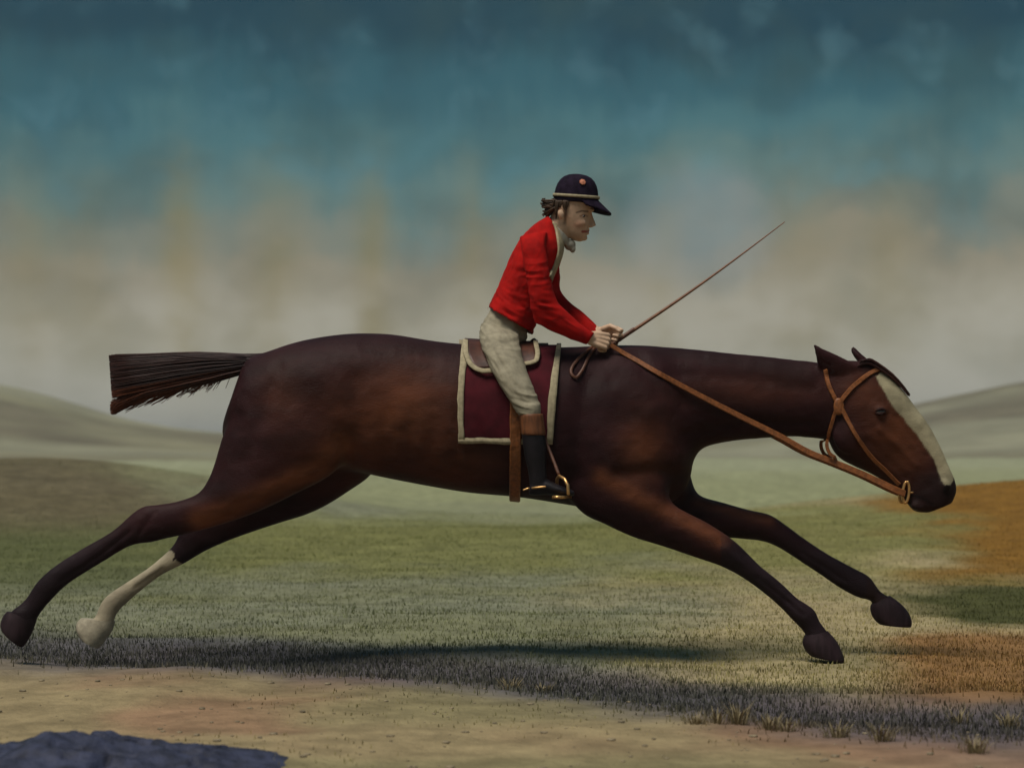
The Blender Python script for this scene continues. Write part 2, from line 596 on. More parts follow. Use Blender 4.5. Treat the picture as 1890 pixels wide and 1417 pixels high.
# neck
loft(hb, [(1090, 650, 1150, 900, 0, .15), (1165, 637, 1240, 885, 0, .155), (1215, 638, 1276, 858, 0, .145), (1260, 641, 1296, 829, 0, .125),
          (1330, 648, 1350, 816, 0, .108), (1400, 656, 1410, 809, 0, .095), (1460, 663, 1465, 806, 0, .085), (1510, 669, 1515, 810, 0, .078),
          (1550, 682, 1545, 815, 0, .07)], 4, 32, 2.0)
# head
loft(hb, [(1525, 668, 1518, 745, 0, .055), (1570, 665, 1527, 800, 0, .078), (1605, 671, 1536, 828, 0, .088), (1640, 693, 1552, 847, 0, .092),
          (1668, 722, 1580, 862, 0, .086), (1693, 755, 1607, 874, 0, .070), (1717, 788, 1632, 889, 0, .058), (1736, 825, 1655, 906, 0, .052),
          (1750, 857, 1669, 921, 0, .050), (1762, 885, 1678, 934, 0, .053), (1765, 906, 1690, 944, 0, .052), (1757, 928, 1712, 946, 0, .040)], 4, 28, 2.2)
hb.ell(P(1572, 800, -.058), (.085, .035, .095))       # cheek discs
hb.ell(P(1572, 800, .058), (.085, .035, .095))
for s in (-1, 1):
    hb.ell(P(1624, 757, s * .080), (.036, .020, .026))   # orbital ridge
    hb.ell(P(1744, 897, s * .046), (.028, .016, .030))   # nostril wing
    hb.ell(P(1695, 933, s * .030), (.035, .02, .022))    # lips
# ears
loft(hb, [(1500, 634, 1506, 635, -.065, .004), (1502, 642, 1518, 643, -.064, .012), (1505, 655, 1545, 655, -.06, .020), (1508, 672, 1585, 676, -.052, .024), (1520, 690, 1585, 692, -.045, .022)], 3, 16)
loft(hb, [(1569, 640, 1577, 639, .058, .005), (1570, 648, 1588, 651, .056, .015), (1577, 660, 1601, 662, .052, .02), (1588, 676, 1615, 678, .046, .022), (1592, 690, 1620, 690, .042, .02)], 3, 16)
# near hind leg (dark)
loft(hb, [(520, 668, 680, 720, -.09, .13), (452, 712, 668, 790, -.125, .135), (414, 795, 648, 838, -.145, .125), (397, 850, 612, 878, -.155, .105), (384, 884, 550, 910, -.16, .088),
          (365, 910, 470, 947, -.16, .072), (330, 924, 400, 971, -.16, .058), (296, 930, 335, 988, -.16, .050), (264, 934, 303, 995, -.16, .044), (240, 950, 280, 1001, -.16, .040),
          (206, 980, 240, 1008, -.16, .033), (152, 1011, 186, 1040, -.16, .029), (103, 1042, 139, 1069, -.16, .030), (69, 1072, 113, 1089, -.16, .034), (45, 1107, 83, 1121, -.16, .031),
          (18, 1130, 68, 1142, -.16, .040), (16, 1142, 62, 1152, -.16, .036)], 4, 24)
# far hind leg (white sock)
loft(hb, [(560, 740, 700, 790, .09, .13), (500, 820, 694, 866, .125, .125), (450, 890, 648, 905, .145, .10), (410, 925, 580, 944, .15, .085), (375, 945, 507, 968, .15, .066),
          (347, 962, 440, 991, .15, .054), (331, 984, 385, 1014, .15, .046), (316, 1010, 340, 1040, .15, .038), (274, 1047, 300, 1060, .15, .032), (236, 1072, 264, 1087, .15, .029),
          (199, 1097, 236, 1111, .15, .032), (183, 1118, 218, 1129, .15, .034), (174, 1140, 212, 1142, .15, .032), (152, 1148, 210, 1152, .15, .036), (154, 1158, 204, 1160, .15, .032)], 4, 24)
# near front leg
loft(hb, [(1190, 690, 1030, 760, -.11, .12), (1230, 790, 1030, 880, -.13, .115), (1232, 880, 1070, 943, -.14, .10), (1240, 925, 1118, 968, -.145, .085), (1268, 945, 1165, 990, -.145, .072), (1304, 963, 1222, 1008, -.145, .062),
          (1346, 990, 1290, 1031, -.145, .052), (1371, 1011, 1328, 1044, -.145, .047), (1403, 1043, 1367, 1064, -.145, .038), (1439, 1072, 1406, 1092, -.145, .031),
          (1472, 1103, 1441, 1122, -.145, .029), (1502, 1124, 1464, 1146, -.145, .035), (1513, 1146, 1484, 1167, -.145, .031), (1528, 1167, 1486, 1176, -.145, .038), (1530, 1176, 1490, 1184, -.145, .034)], 4, 24)
# far front leg
loft(hb, [(1262, 800, 1150, 900, .11, .11), (1277, 880, 1200, 950, .13, .095), (1290, 912, 1245, 968, .14, .080), (1330, 925, 1300, 986, .14, .068), (1382, 940, 1352, 993, .14, .058), (1421, 949, 1402, 998, .14, .050),
          (1452, 969, 1432, 1008, .14, .045), (1490, 997, 1466, 1029, .14, .035), (1530, 1023, 1509, 1057, .14, .030), (1575, 1047, 1550, 1085, .14, .030), (1605, 1064, 1583, 1102, .14, .036),
          (1623, 1089, 1606, 1108, .14, .031), (1644, 1103, 1611, 1118, .14, .037), (1650, 1110, 1618, 1124, .14, .034)], 4, 24)
hmesh = remesh(hb, 'body', .0075, 7)


def edges_of(me):
    e = np.empty(len(me.edges) * 2, np.int64)
    me.edges.foreach_get('vertices', e)
    return e.reshape(-1, 2)


def relax(me, w, it):
    c = get_co(me)
    e = edges_of(me)
    n = len(c)
    deg = np.bincount(e.ravel(), minlength=n)
    for _ in range(it):
        acc = np.stack([np.bincount(e[:, 0], c[e[:, 1], k], n) + np.bincount(e[:, 1], c[e[:, 0], k], n) for k in range(3)], -1)
        c = c + (acc / deg[:, None] - c) * w[:, None]
    me.vertices.foreach_set('co', c.ravel())
    me.update()
    return c


def push(me, amt):
    nr = np.empty(len(me.vertices) * 3)
    me.vertices.foreach_get('normal', nr)
    nr = nr.reshape(-1, 3)
    c = get_co(me) + nr * amt(nr)[:, None]
    me.vertices.foreach_set('co', c.ravel())
    me.update()
    return c


co = get_co(hmesh)
px, py = to_px(co)
trunk = sstep(px, 430, 520) * (1 - sstep(px, 1330, 1420)) * (1 - sstep(py, 850, 950))
co = relax(hmesh, .5 * np.clip(trunk + .12 * (px < 1480), 0, 1), 60)
px, py = to_px(co)


def ridge(path, w, a):
    return a * np.exp(-(seg_dist(px, py, path) / w) ** 2)


def knob(cx_, cy_, rx, ry, a):
    return a * np.exp(-((px - cx_) / rx) ** 2 - ((py - cy_) / ry) ** 2)


near = co[:, 1] < .02
hindn = near | (py < 830)
rel = ridge([(655, 700), (660, 780), (640, 845)], 20, -.013) + ridge([(515, 680), (480, 780), (450, 850)], 14, -.007)
rel += ridge([(1175, 655), (1228, 740), (1262, 815)], 15, -.010) + ridge([(1085, 700), (1068, 800), (1068, 880)], 18, -.012) + ridge([(1140, 875), (1215, 868), (1262, 880)], 13, -.009)
rel += ridge([(1270, 800), (1380, 778), (1500, 782)], 10, -.008) + ridge([(1240, 690), (1400, 702), (1500, 716)], 12, -.005)
rel += knob(575, 700, 75, 55, .012) + knob(560, 810, 60, 45, .012) + knob(1195, 770, 38, 75, .014) + knob(1120, 830, 34, 46, .016) + knob(1235, 845, 24, 34, .010) + knob(1190, 925, 50, 26, .008)
rel += knob(460, 912, 50, 22, .008) + knob(620, 850, 24, 24, .008) + knob(700, 660, 60, 26, .006)
rel += .0022 * np.sin(px / 7.2 + (py - 780) * .02) * np.exp(-((px - 800) / 130) ** 4 - ((py - 800) / 60) ** 4)
rel += ridge([(1622, 792), (1660, 826), (1690, 858)], 7, .006) + ridge([(1605, 815), (1640, 850), (1672, 880)], 8, -.005) + ridge([(1590, 705), (1608, 735)], 9, -.006) + ridge([(1655, 770), (1710, 840)], 8, -.004)
rel += ridge([(238, 982), (180, 1028), (112, 1072)], 4.5, -.005) * (near) + ridge([(285, 945), (258, 985)], 6, -.004) * near
rel += ridge([(1400, 1066), (1450, 1108), (1482, 1134)], 4.5, -.005) * near + ridge([(1340, 1012), (1368, 1040)], 5, .004) * near
rel += ridge([(300, 1050), (250, 1084)], 4.5, -.005) * (~near) + ridge([(1480, 1020), (1560, 1072)], 4.5, -.005) * (~near)
rel += (fbm(px * .035, py * .035 + co[:, 1] * 8, 3) - .5) * .008
co = push(hmesh, lambda nr: rel * np.clip(np.abs(nr[:, 1]) * 1.3, 0, 1))
px, py = to_px(co)
yy = co[:, 1]
# coat: dark bay, black points, blaze, one sock; brown highlights painted into the colour
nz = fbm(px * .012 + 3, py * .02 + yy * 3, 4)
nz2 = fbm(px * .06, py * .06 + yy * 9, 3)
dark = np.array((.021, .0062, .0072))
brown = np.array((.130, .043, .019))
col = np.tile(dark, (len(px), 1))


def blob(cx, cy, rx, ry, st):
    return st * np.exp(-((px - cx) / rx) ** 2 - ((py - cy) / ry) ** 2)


bm_ = blob(740, 760, 120, 70, .85) + blob(640, 850, 120, 60, .3) + blob(520, 730, 40, 60, .2) + blob(1190, 830, 45, 60, .7) + blob(860, 860, 90, 45, .5) + blob(1380, 720, 140, 30, .25)  # brown patches: bay coat and painted mid-flank highlight together
bm_ += 1.0 * np.exp(-(seg_dist(px, py, [(625, 820), (590, 862), (520, 902), (440, 938), (370, 962)]) / 22) ** 2) * (yy < .02)  # painted highlight down the near stifle and gaskin
bm_ += .85 * np.exp(-(seg_dist(px, py, [(1110, 880), (1190, 925), (1260, 957), (1330, 995)]) / 17) ** 2) * (yy < .02)  # painted highlight along the near forearm
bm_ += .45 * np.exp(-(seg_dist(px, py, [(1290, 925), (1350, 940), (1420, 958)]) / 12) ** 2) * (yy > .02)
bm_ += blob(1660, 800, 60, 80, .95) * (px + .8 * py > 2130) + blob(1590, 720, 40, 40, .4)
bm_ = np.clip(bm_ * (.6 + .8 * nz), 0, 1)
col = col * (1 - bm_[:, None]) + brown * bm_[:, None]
leg = sstep(py, 955, 1040) * ((px < 420) | (px > 1330))
col = col * (1 - .75 * leg[:, None]) + np.array((.0125, .0085, .0115)) * .75 * leg[:, None]
muz = sstep(px * .55 + py * .83, 1640, 1690) * (px > 1600)
col = col * (1 - .7 * muz[:, None]) + np.array((.020, .010, .009)) * .7 * muz[:, None]
inner = [(1618, 694), (1632, 722), (1648, 748), (1672, 778), (1700, 812), (1724, 850), (1738, 884), (1747, 902), (1757, 892), (1768, 860), (1760, 800), (1720, 730), (1670, 690), (1635, 680)]
bz = inpoly(px, py, inner) & (px > 1600)
bd = seg_dist(px, py, inner[:8]) * np.where(bz, 1, -1) + (fbm(px * .05 + 5, py * .05, 2) - .5) * 7
bk = (sstep(bd, -1.5, 2.0) * (px > 1600) * (px + py > 2300) * (py < 906))[:, None]
col = col * (1 - bk) + np.array((.34, .30, .19)) * (.9 + .2 * nz[:, None]) * bk
sock = (yy > .03) & (px < 420) & ((px * -.76 + py * .65) > (-.76 * 322 + .65 * 1026) + (fbm(yy * 60 + px * .12, py * .12, 3) - .5) * 34)
col[sock] = np.array((.33, .285, .20)) * (.8 + .4 * nz2[sock][:, None])
nost = np.hypot((px - 1748) / 7, (py - 905) / 11) < 1
col[nost & (np.abs(yy) > .03)] = (.008, .004, .004)
mouth = seg_dist(px, py, [(1678, 912), (1700, 918), (1722, 930)]) < 2.2
col[mouth & (px > 1660)] = (.008, .004, .004)
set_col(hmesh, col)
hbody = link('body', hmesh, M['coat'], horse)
HB = BVHTree.FromPolygons([v.co for v in hmesh.vertices], [p.vertices for p in hmesh.polygons])
CAM = Vector((0, -CD, CZ))


def hit(px, py, lift=.004, bvh=None, fall=-.06):
    d = (P(px, py, 0) - CAM).normalized()
    loc, nrm, i, dist = (bvh or HB).ray_cast(CAM, d)
    if loc is None or dist > CD + .5:
        return P(px, py, fall), Vector((0, -1, 0))
    if nrm.dot(d) > 0:
        nrm = -nrm
    return loc + nrm * lift, nrm


# eyes
for s in (-1, 1):
    e, n_ = hit(1626, 761, -.010)
    e.y *= -s if s > 0 else 1
    if s > 0:
        e.y = abs(e.y)
    b = MB()
    b.ell(e, (.021, .014, .0165))
    eo = b.build('eye', M['eye'], horse)
    b = MB()
    for dz, bow in ((.012, 1), (-.010, -1)):
        b.tube([e + Vector((t * .026, (.0105 - .012 * t * t) * s, dz * (1 - t * t) + .002 * t)) for t in (-1, -.6, -.2, .2, .6, 1)], [.003, .006, .0075, .0075, .006, .003], 8)
    lid = b.mesh('eyelid')
    set_col(lid, np.tile(np.array((.030, .011, .009)), (len(lid.vertices), 1)))
    link('eyelid', lid, M['coat'], eo)


# hooves
def hoof(st, m):
    b = MB()
    loft(b, st, 3, 20)
    o_ = b.build('hoof', m, horse)
    o_.data.set_sharp_from_angle(angle=math.radians(40))
    return o_


hoof([(13, 1128, 69, 1140, -.16, .038), (6, 1136, 64, 1155, -.16, .044), (2, 1146, 57, 1172, -.16, .049), (1, 1154, 48, 1187, -.16, .052), (4, 1162, 41, 1194, -.16, .050), (10, 1166, 38, 1191, -.16, .040)], M['hoof'])
hoof([(150, 1140, 213, 1146, .15, .037), (143, 1147, 208, 1162, .15, .043), (140, 1156, 198, 1176, .15, .048), (142, 1166, 190, 1188, .15, .050), (149, 1178, 182, 1196, .15, .048), (155, 1180, 179, 1193, .15, .038)], M['hoof_white'])
hoof([(1528, 1164, 1485, 1172, -.145, .036), (1543, 1181, 1481, 1183, -.145, .047), (1552, 1198, 1483, 1193, -.145, .053), (1558, 1214, 1488, 1202, -.145, .056), (1557, 1222, 1498, 1211, -.145, .056), (1550, 1219, 1506, 1211, -.145, .045)], M['hoof'])
hoof([(1643, 1099, 1610, 1112, .14, .036), (1662, 1113, 1606, 1120, .14, .046), (1677, 1130, 1608, 1132, .14, .052), (1683, 1147, 1614, 1143, .14, .055), (1681, 1157, 1624, 1152, .14, .055), (1673, 1155, 1632, 1152, .14, .045)], M['hoof'])

# tail: docked square, combed strands with rusty tips along the lower edge
tb = MB()
tcol = []
top_e = spline([(492, 652), (455, 655), (380, 652), (300, 655), (201, 661)], 6)
bot_e = spline([(470, 684), (447, 690), (395, 705), (320, 722), (207, 748)], 6)


def strand(pts, rads, c0, c1, n=4):
    k0 = len(tb.v)
    rings = []
    for i, (p, r) in enumerate(zip(pts, rads)):
        t = (Vector(pts[min(i + 1, len(pts) - 1)]) - Vector(pts[max(i - 1, 0)])).normalized()
        a = t.cross(Vector((0, 1, 0))).normalized()
        b_ = Vector((0, 1, 0))
        rings.append([Vector(p) + (a * math.cos(2 * math.pi * q / n) + b_ * math.sin(2 * math.pi * q / n)) * r for q in range(n)])
    tb.rings(rings)
    m = len(tb.v) - k0
    tt = np.concatenate([np.repeat(np.linspace(0, 1, len(pts)), n), [0, 1]])[:m]
    tcol.append(np.array(c0)[None] * (1 - tt[:, None]) + np.array(c1)[None] * tt[:, None])


core = MB()
for i in range(2400):
    u = random.random() ** .9
    yoff = random.gauss(0, .024)
    kmax = len(top_e) - 1
    start = random.random() * .35 if u < .8 else random.random() * .75
    length = min(1.0, start + random.uniform(.4, 1.0))
    if u < .85 and random.random() < .7:
        length = random.uniform(.95, 1.0)
    pts_, rads = [], []
    for j in range(8):
        f = start + (length - start) * j / 7
        q = f * kmax
        i0 = min(int(q), kmax - 1)
        T = top_e[i0] * (1 - (q - i0)) + top_e[i0 + 1] * (q - i0)
        B = bot_e[i0] * (1 - (q - i0)) + bot_e[i0 + 1] * (q - i0)
        uu = min(1.0, u + .25 * max(0, f - start) * (u - .3))
        p = T * (1 - uu) + B * uu
        if j == 7 and u > .75:
            p = p + np.array((random.uniform(-4, 8), random.uniform(3, 17)))
        sh = math.sqrt(max(.02, 1 - (2 * uu - 1) ** 2))
        pts_.append(P(p[0], p[1] + random.uniform(-.6, .6), yoff * sh * (1 + f)))
        rads.append(.0030 * (1 - .6 * j / 7))
    c0 = np.array((.020, .009, .009)) * random.uniform(.6, 1.5)
    c1 = np.array((.12, .034, .014)) * random.uniform(.5, 1.3) if u > .62 else np.array((.035, .013, .010)) * random.uniform(.6, 1.6)
    strand(pts_, rads, c0, c1)
tm = tb.mesh('tail')
set_col(tm, np.concatenate(tcol))
tail = link('tail', tm, M['hair'], horse)
dk = MB()
loft(dk, [(500, 658, 480, 690, 0, .04), (452, 660, 446, 686, 0, .032), (380, 656, 385, 700, 0, .030), (300, 659, 308, 718, 0, .028), (216, 666, 222, 735, 0, .018)], 4, 16)
dm = dk.mesh('dock')
set_col(dm, np.tile(np.array((.018, .008, .008)), (len(dm.vertices), 1)))
link('dock', dm, M['hair'], tail)

# forelock blown flat along the brow
tb = MB()
tcol = []
for i in range(320):
    u = random.random()
    L = random.uniform(.55, 1)
    path = [(1584, 672), (1602, 666), (1622, 676), (1645, 692), (1664, 711), (1679, 730)]
    S = spline(path, 4)
    pts_, rads = [], []
    y0 = random.gauss(0, .02)
    for j in range(9):
        q = j / 8 * L * (len(S) - 1)
        i0 = min(int(q), len(S) - 2)
        p = S[i0] * (1 - (q - i0)) + S[i0 + 1] * (q - i0)
        off = (u - .45) * 12 * (1 - .6 * j / 8)
        pts_.append(P(p[0] + off * .6, p[1] - off + 1, y0 * (1 - .4 * j / 8) - .012))
        rads.append(.0024 * (1 - .6 * j / 8))
    strand(pts_, rads, np.array((.03, .010, .009)) * random.uniform(.6, 1.6), np.array((.055, .018, .012)) * random.uniform(.6, 1.4))
fm = tb.mesh('forelock')
set_col(fm, np.concatenate(tcol))
link('forelock', fm, M['hair'], horse)


# ================================================================== TACK
def strap(mb, pts, nrms, w, th=.004):
    """flat leather strap along points, lying across the given normals"""
    n = len(pts)
    if not isinstance(w, (list, tuple)):
        w = [w] * n
    rings = []
    for i in range(n):
        t = (pts[min(i + 1, n - 1)] - pts[max(i - 1, 0)]).normalized()
        s_ = t.cross(nrms[i]).normalized()
        nn = s_.cross(t).normalized()
        if nn.dot(nrms[i]) < 0:
            nn = -nn
        h = w[i] / 2
        c = pts[i]
        rings.append([c - s_ * h, c - s_ * h * .8 + nn * th, c + s_ * h * .8 + nn * th, c + s_ * h, c + s_ * h * .8 - nn * th * .4, c - s_ * h * .8 - nn * th * .4])
    mb.rings(rings)


def hits(path, k=4, lift=.005, fall=-.07):
    S = spline(path, k)
    r = [hit(a, b, lift, fall=fall) for a, b in S]
    return [q[0] for q in r], [q[1] for q in r]


def mir(ps):
    return [Vector((p.x, -p.y, p.z)) for p in ps]


bridle = thing('bridle', 'tan leather racing bridle with long reins on the dark bay horse', 'bridle', P(1550, 746, -.1))


def overstrap(path, midpx, w, name, midn):
    p, n_ = hits(path)
    m = P(*midpx, 0)
    d = (P(midn[0], midn[1], 0) - m).normalized()
    loc, nr, i, ds = HB.ray_cast(m, d)
    if loc is None:
        loc, nr = m, -d
    if nr.dot(d) > 0:
        nr = -nr
    pp = p + [loc + nr * .006] + mir(p)[::-1]
    nn = n_ + [nr] + mir(n_)[::-1]
    b = MB()
    strap(b, pp, nn, w, .005)
    return b.build(name, M['leather'], bridle, False)


overstrap([(1550, 744), (1562, 727), (1581, 707), (1606, 689), (1624, 682)], (1650, 640), .020, 'browband', (1590, 740))
overstrap([(1549, 748), (1541, 736), (1531, 716), (1526, 700), (1524, 684)], (1525, 620), .020, 'headpiece', (1525, 740))
tp = [(1546, 752), (1539, 767), (1531, 797), (1526, 820), (1531, 836), (1540, 843)]
p, n_ = hits(tp, 4, .006, -.085)
p = [Vector((q.x, min(q.y, -.035), q.z)) for q in p]
mid = P(1546, 856, 0)
b = MB()
strap(b, p + [mid] + mir(p)[::-1], n_ + [Vector((-.3, 0, -1))] + mir(n_)[::-1], .016, .004)
b.build('throatlash', M['leather'], bridle, False)
cp = [(1548, 742), (1557, 760), (1578, 801), (1606, 840), (1633, 866), (1660, 893)]
p, n_ = hits(cp)
for s in (-1, 1):
    b = MB()
    strap(b, p if s < 0 else mir(p), n_ if s < 0 else mir(n_), .019, .005)
    b.build('cheekpiece', M['leather'], bridle, False)
# buckle boss where the straps meet
q, n1_ = hit(1549, 750, .008)
for s in (-1, 1):
    qq, nq = (q, n1_) if s < 0 else (mir([q])[0], mir([n1_])[0])
    b = MB()
    b.ell(qq, (.024, .008, .040))
    b.build('rosette', M['leather'], bridle)
# bit
bq, bn = hit(1673, 907, .010)
for s in (-1, 1):
    c = bq if s < 0 else mir([bq])[0]
    b = MB()
    pts_ = [c + Vector((math.sin(t) * .014 + .004 * math.cos(t), 0, math.cos(t) * .047)) for t in np.linspace(0, 2 * math.pi, 25)]
    b.tube(pts_, .0065, 8, False)
    b.build('bit_ring', M['brass'], bridle)
b = MB()
b.tube([P(1677, 910, bq.y), P(1690, 907, bq.y * .85), P(1694, 906, 0), mir([P(1690, 907, bq.y * .85)])[0], mir([P(1677, 910, bq.y)])[0]], .005, 8)
b.build('bit', M['brass'], bridle)
# reins: bit to hands
HAND_N = Vector(P(1128, 636, -.135))
rp = [(1126, 636), (1150, 651), (1175, 665), (1218, 690), (1290, 729), (1360, 765), (1440, 805), (1492, 834), (1544, 855), (1597, 877), (1649, 902), (1670, 911)]
S = spline(rp, 4)
for s in (-1, 1):
    pts_, nn, ww = [], [], []
    for i, (a, c) in enumerate(S):
        f = i / (len(S) - 1)
        ylin = -.135 * (1 - f) + (bq.y - .004) * f
        h_, n_ = hit(a, c, .012)
        yv = min(ylin, h_.y) if h_.y > -.3 and h_.y != -.06 else ylin
        pts_.append(P(a, c, yv))
        ww.append(.020 + .012 * f)
    ysm = np.array([p.y for p in pts_])
    for _ in range(6):
        ysm[1:-1] = np.minimum(ysm[1:-1], (ysm[:-2] + ysm[2:]) / 2)
    pts_ = [P(a, c, yv) for (a, c), yv in zip(S, ysm)]
    if s > 0:
        pts_ = mir(pts_)
    b = MB()
    strap(b, pts_, [Vector((0, s, .25)).normalized()] * len(pts_), ww, .004)
    b.build('rein', M['leather'], bridle, False)
lp = spline([(1100, 640), (1078, 655), (1058, 676), (1054, 690), (1062, 698), (1074, 684), (1086, 662), (1098, 645)], 4)
pts_ = []
for i, (a, c) in enumerate(lp):
    h_, n_ = hit(a, c, .010)
    pts_.append(h_ if h_.y > -.4 else P(a, c, -.2))
b = MB()
strap(b, pts_, [Vector((0, -1, .2))] * len(pts_), .013, .003)
b.build('rein_end', M['leather_dark'], bridle)


# saddle cloth draped over the back
def drape(x, th, lift, zc):
    """th = 0 over the spine, negative towards the camera"""
    dirv = Vector((0, math.sin(th), math.cos(th)))
    o_ = Vector((x, 0, zc)) + dirv * 1.5
    loc, nr, i, ds = HB.ray_cast(o_, -dirv)
    if loc is None:
        return Vector((x, 0, zc)) + dirv * .27, dirv
    if nr.dot(dirv) < 0:
        nr = -nr
    return loc + nr * lift, nr


def drape_to(px_, py_, lift=.006):
    """photo point on the near side -> (x, th)"""
    q, n_ = hit(px_, py_, lift)
    zc = P(0, 770).z
    return q.x, math.atan2(q.y, q.z - zc)


ZC = P(0, 770).z


def draped_sheet(left, right, top_th, rows, colsn, lift, thick, name, m, parent, both=True):
    """left/right: functions v -> (px, py) edge points from spine to hem, near side; mirrored over the spine"""
    vs_ = []
    grid = []
    for i in range(rows + 1):
        v = i / rows
        (lx, ly), (rx, ry) = left(v), right(v)
        row = []
        for j in range(colsn + 1):
            u = j / colsn
            row.append((lx * (1 - u) + rx * u, ly * (1 - u) + ry * u))
        grid.append(row)
    top, bot = [], []
    full = []
    for i in range(rows + 1):
        pts_r = []
        for (a, c) in grid[i]:
            x, th = drape_to(a, c) if i > 0 else ((a - HX) / F * CD, 0)
            pts_r.append((x, th))
        full.append(pts_r)
    allrows = [[(x, -th) for x, th in r] for r in full[::-1]][:-1] + full if both else full
    nr_, nc = len(allrows), colsn + 1
    A, B = [], []
    for r in allrows:
        for x, th in r:
            q, n_ = drape(x, th, lift, ZC)
            wv = .0025 * math.sin(x * 38 + th * 5) * abs(th)
            A.append(q + n_ * (thick + wv))
            B.append(q + n_ * wv)
    b = MB()
    f = []
    N = nr_ * nc
    for i in range(nr_ - 1):
        for j in range(nc - 1):
            k = i * nc + j
            f.append((k, k + 1, k + 1 + nc, k + nc))
            f.append((N + k, N + k + nc, N + k + 1 + nc, N + k + 1))
    edge = [i * nc for i in range(nr_)] + [(nr_ - 1) * nc + j for j in range(1, nc)] + [i * nc + nc - 1 for i in range(nr_ - 2, -1, -1)] + [j for j in range(nc - 2, 0, -1)]
    for a, c in zip(edge, edge[1:] + edge[:1]):
        f.append((a, c, c + N, a + N))
    b.add(A + B, f)
    return b.build(name, m, parent)


def edgef(pts_):
    a = np.array(pts_, float)
    t = np.linspace(0, 1, len(a))
    return lambda v: (float(np.interp(v, t, a[:, 0])), float(np.interp(v, t, a[:, 1])))


cloth = thing('saddle_cloth', 'maroon saddle cloth with broad cream border under the brown saddle', 'saddle cloth', P(935, 640, 0))
lE = [(853, 636), (850, 660), (846, 700), (844, 735), (845, 775), (848, 815)]
rE = [(1036, 641), (1034, 660), (1029, 700), (1026, 735), (1023, 772), (1019, 820)]
draped_sheet(edgef(lE), edgef(rE), 0, 18, 26, .006, .006, 'cloth', M['cloth'], cloth)
draped_sheet(edgef(lE), edgef([(a + 12, c) for a, c in lE]), 0, 18, 3, .0135, .005, 'border', M['cream'], cloth)
draped_sheet(edgef([(a - w_, c) for (a, c), w_ in zip(rE, (8, 11, 14, 15, 14, 11))]), edgef(rE), 0, 18, 3, .0135, .005, 'border', M['cream'], cloth)
draped_sheet(edgef([(847, 804), (848, 816)]), edgef([(1012, 810), (1012, 821)]), 0, 2, 20, .0145, .005, 'border', M['cream'], cloth, both=False)

saddle = thing('saddle', 'small brown leather racing saddle edged in cream with hanging stirrups', 'saddle', P(925, 640, 0))
sL = [(857, 630), (858, 645), (860, 662), (867, 676), (880, 686)]
sR = [(990, 640), (991, 648), (992, 660), (992, 668), (985, 677)]
draped_sheet(edgef(sL), edgef(sR), 0, 12, 16, .016, .012, 'seat', M['saddle'], saddle)
# cantle and pommel swell
b = MB()
loft(b, [(856, 630, 862, 650, 0, .10), (866, 627, 872, 650, 0, .125), (885, 632, 890, 650, 0, .11), (930, 637, 932, 655, 0, .09), (968, 634, 966, 652, 0, .085), (984, 624, 982, 650, 0, .07), (990, 626, 992, 648, 0, .05)], 4, 20)
b.build('saddle_tree', M['saddle'], saddle)


def edge_cord(path, w, lift, name, m, parent, bvh=None):
    for s in (-1, 1):
        p, n_ = hits(path, 5, lift)
        if s > 0:
            p, n_ = mir(p), mir(n_)
        b = MB()
        strap(b, p, n_, w, .004)
        b.build(name, m, parent)


edge_cord([(858, 640), (859, 660), (864, 674), (874, 685), (890, 691), (912, 690)], .024, .032, 'binding', M['cream'], saddle)
edge_cord([(988, 642), (991, 655), (991, 668), (986, 676), (968, 680)], .022, .032, 'binding', M['cream'], saddle)
# girth round the barrel
xg = (951 - HX) / F * (CD - .27)
pts_, nn = [], []
for i in range(49):
    th = math.radians(-70 - (220 * i / 48))
    q, n_ = drape(xg, th, .018, ZC)
    pts_.append(q)
    nn.append(n_)
b = MB()
strap(b, pts_, nn, .049, .005)
b.build('girth', M['leather'], saddle, False)
# stirrups
for s in (-1, 1):
    yb = -.395
    mm = (lambda v: Vector((v.x, -v.y, v.z))) if s > 0 else (lambda v: v)
    path = [(962, 690, -.285), (978, 760, -.292), (1004, 808, -.315), (1020, 846, -.36), (1032, 877, -.395)]
    S = spline(path, 4)
    b = MB()
    strap(b, [mm(P(*q)) for q in S], [Vector((0, s, 0))] * len(S), .014, .004)
    b.build('stirrup_leather', M['leather_dark'], saddle)
    b = MB()
    apex = P(1032, 878, yb)
    a1 = P(1048, 895, yb - .058)
    a2 = P(1049, 911, yb - .060)
    c1 = P(1028, 895, yb + .055)
    c2 = P(1024, 914, yb + .058)
    b.tube([mm(v) for v in (apex, (apex + a1) / 2 + Vector((.005, -.012, .006)), a1, a2)], .007, 8)
    b.tube([mm(v) for v in (apex, (apex + c1) / 2 + Vector((-.004, .012, .006)), c1, c2)], .007, 8)
    rot = Matrix.Rotation(math.radians(-25 if s < 0 else 25), 3, 'Z')
    b.box(mm(P(1037, 917, yb)), (.018, .062, .006), rot)
    b.build('stirrup_iron', M['brass'], saddle)

# ================================================================== RIDER
person = thing('person', 'jockey in red jacket, cream breeches and dark peaked cap leaning forward on the horse', 'person', P(925, 640, 0))
pb = MB()


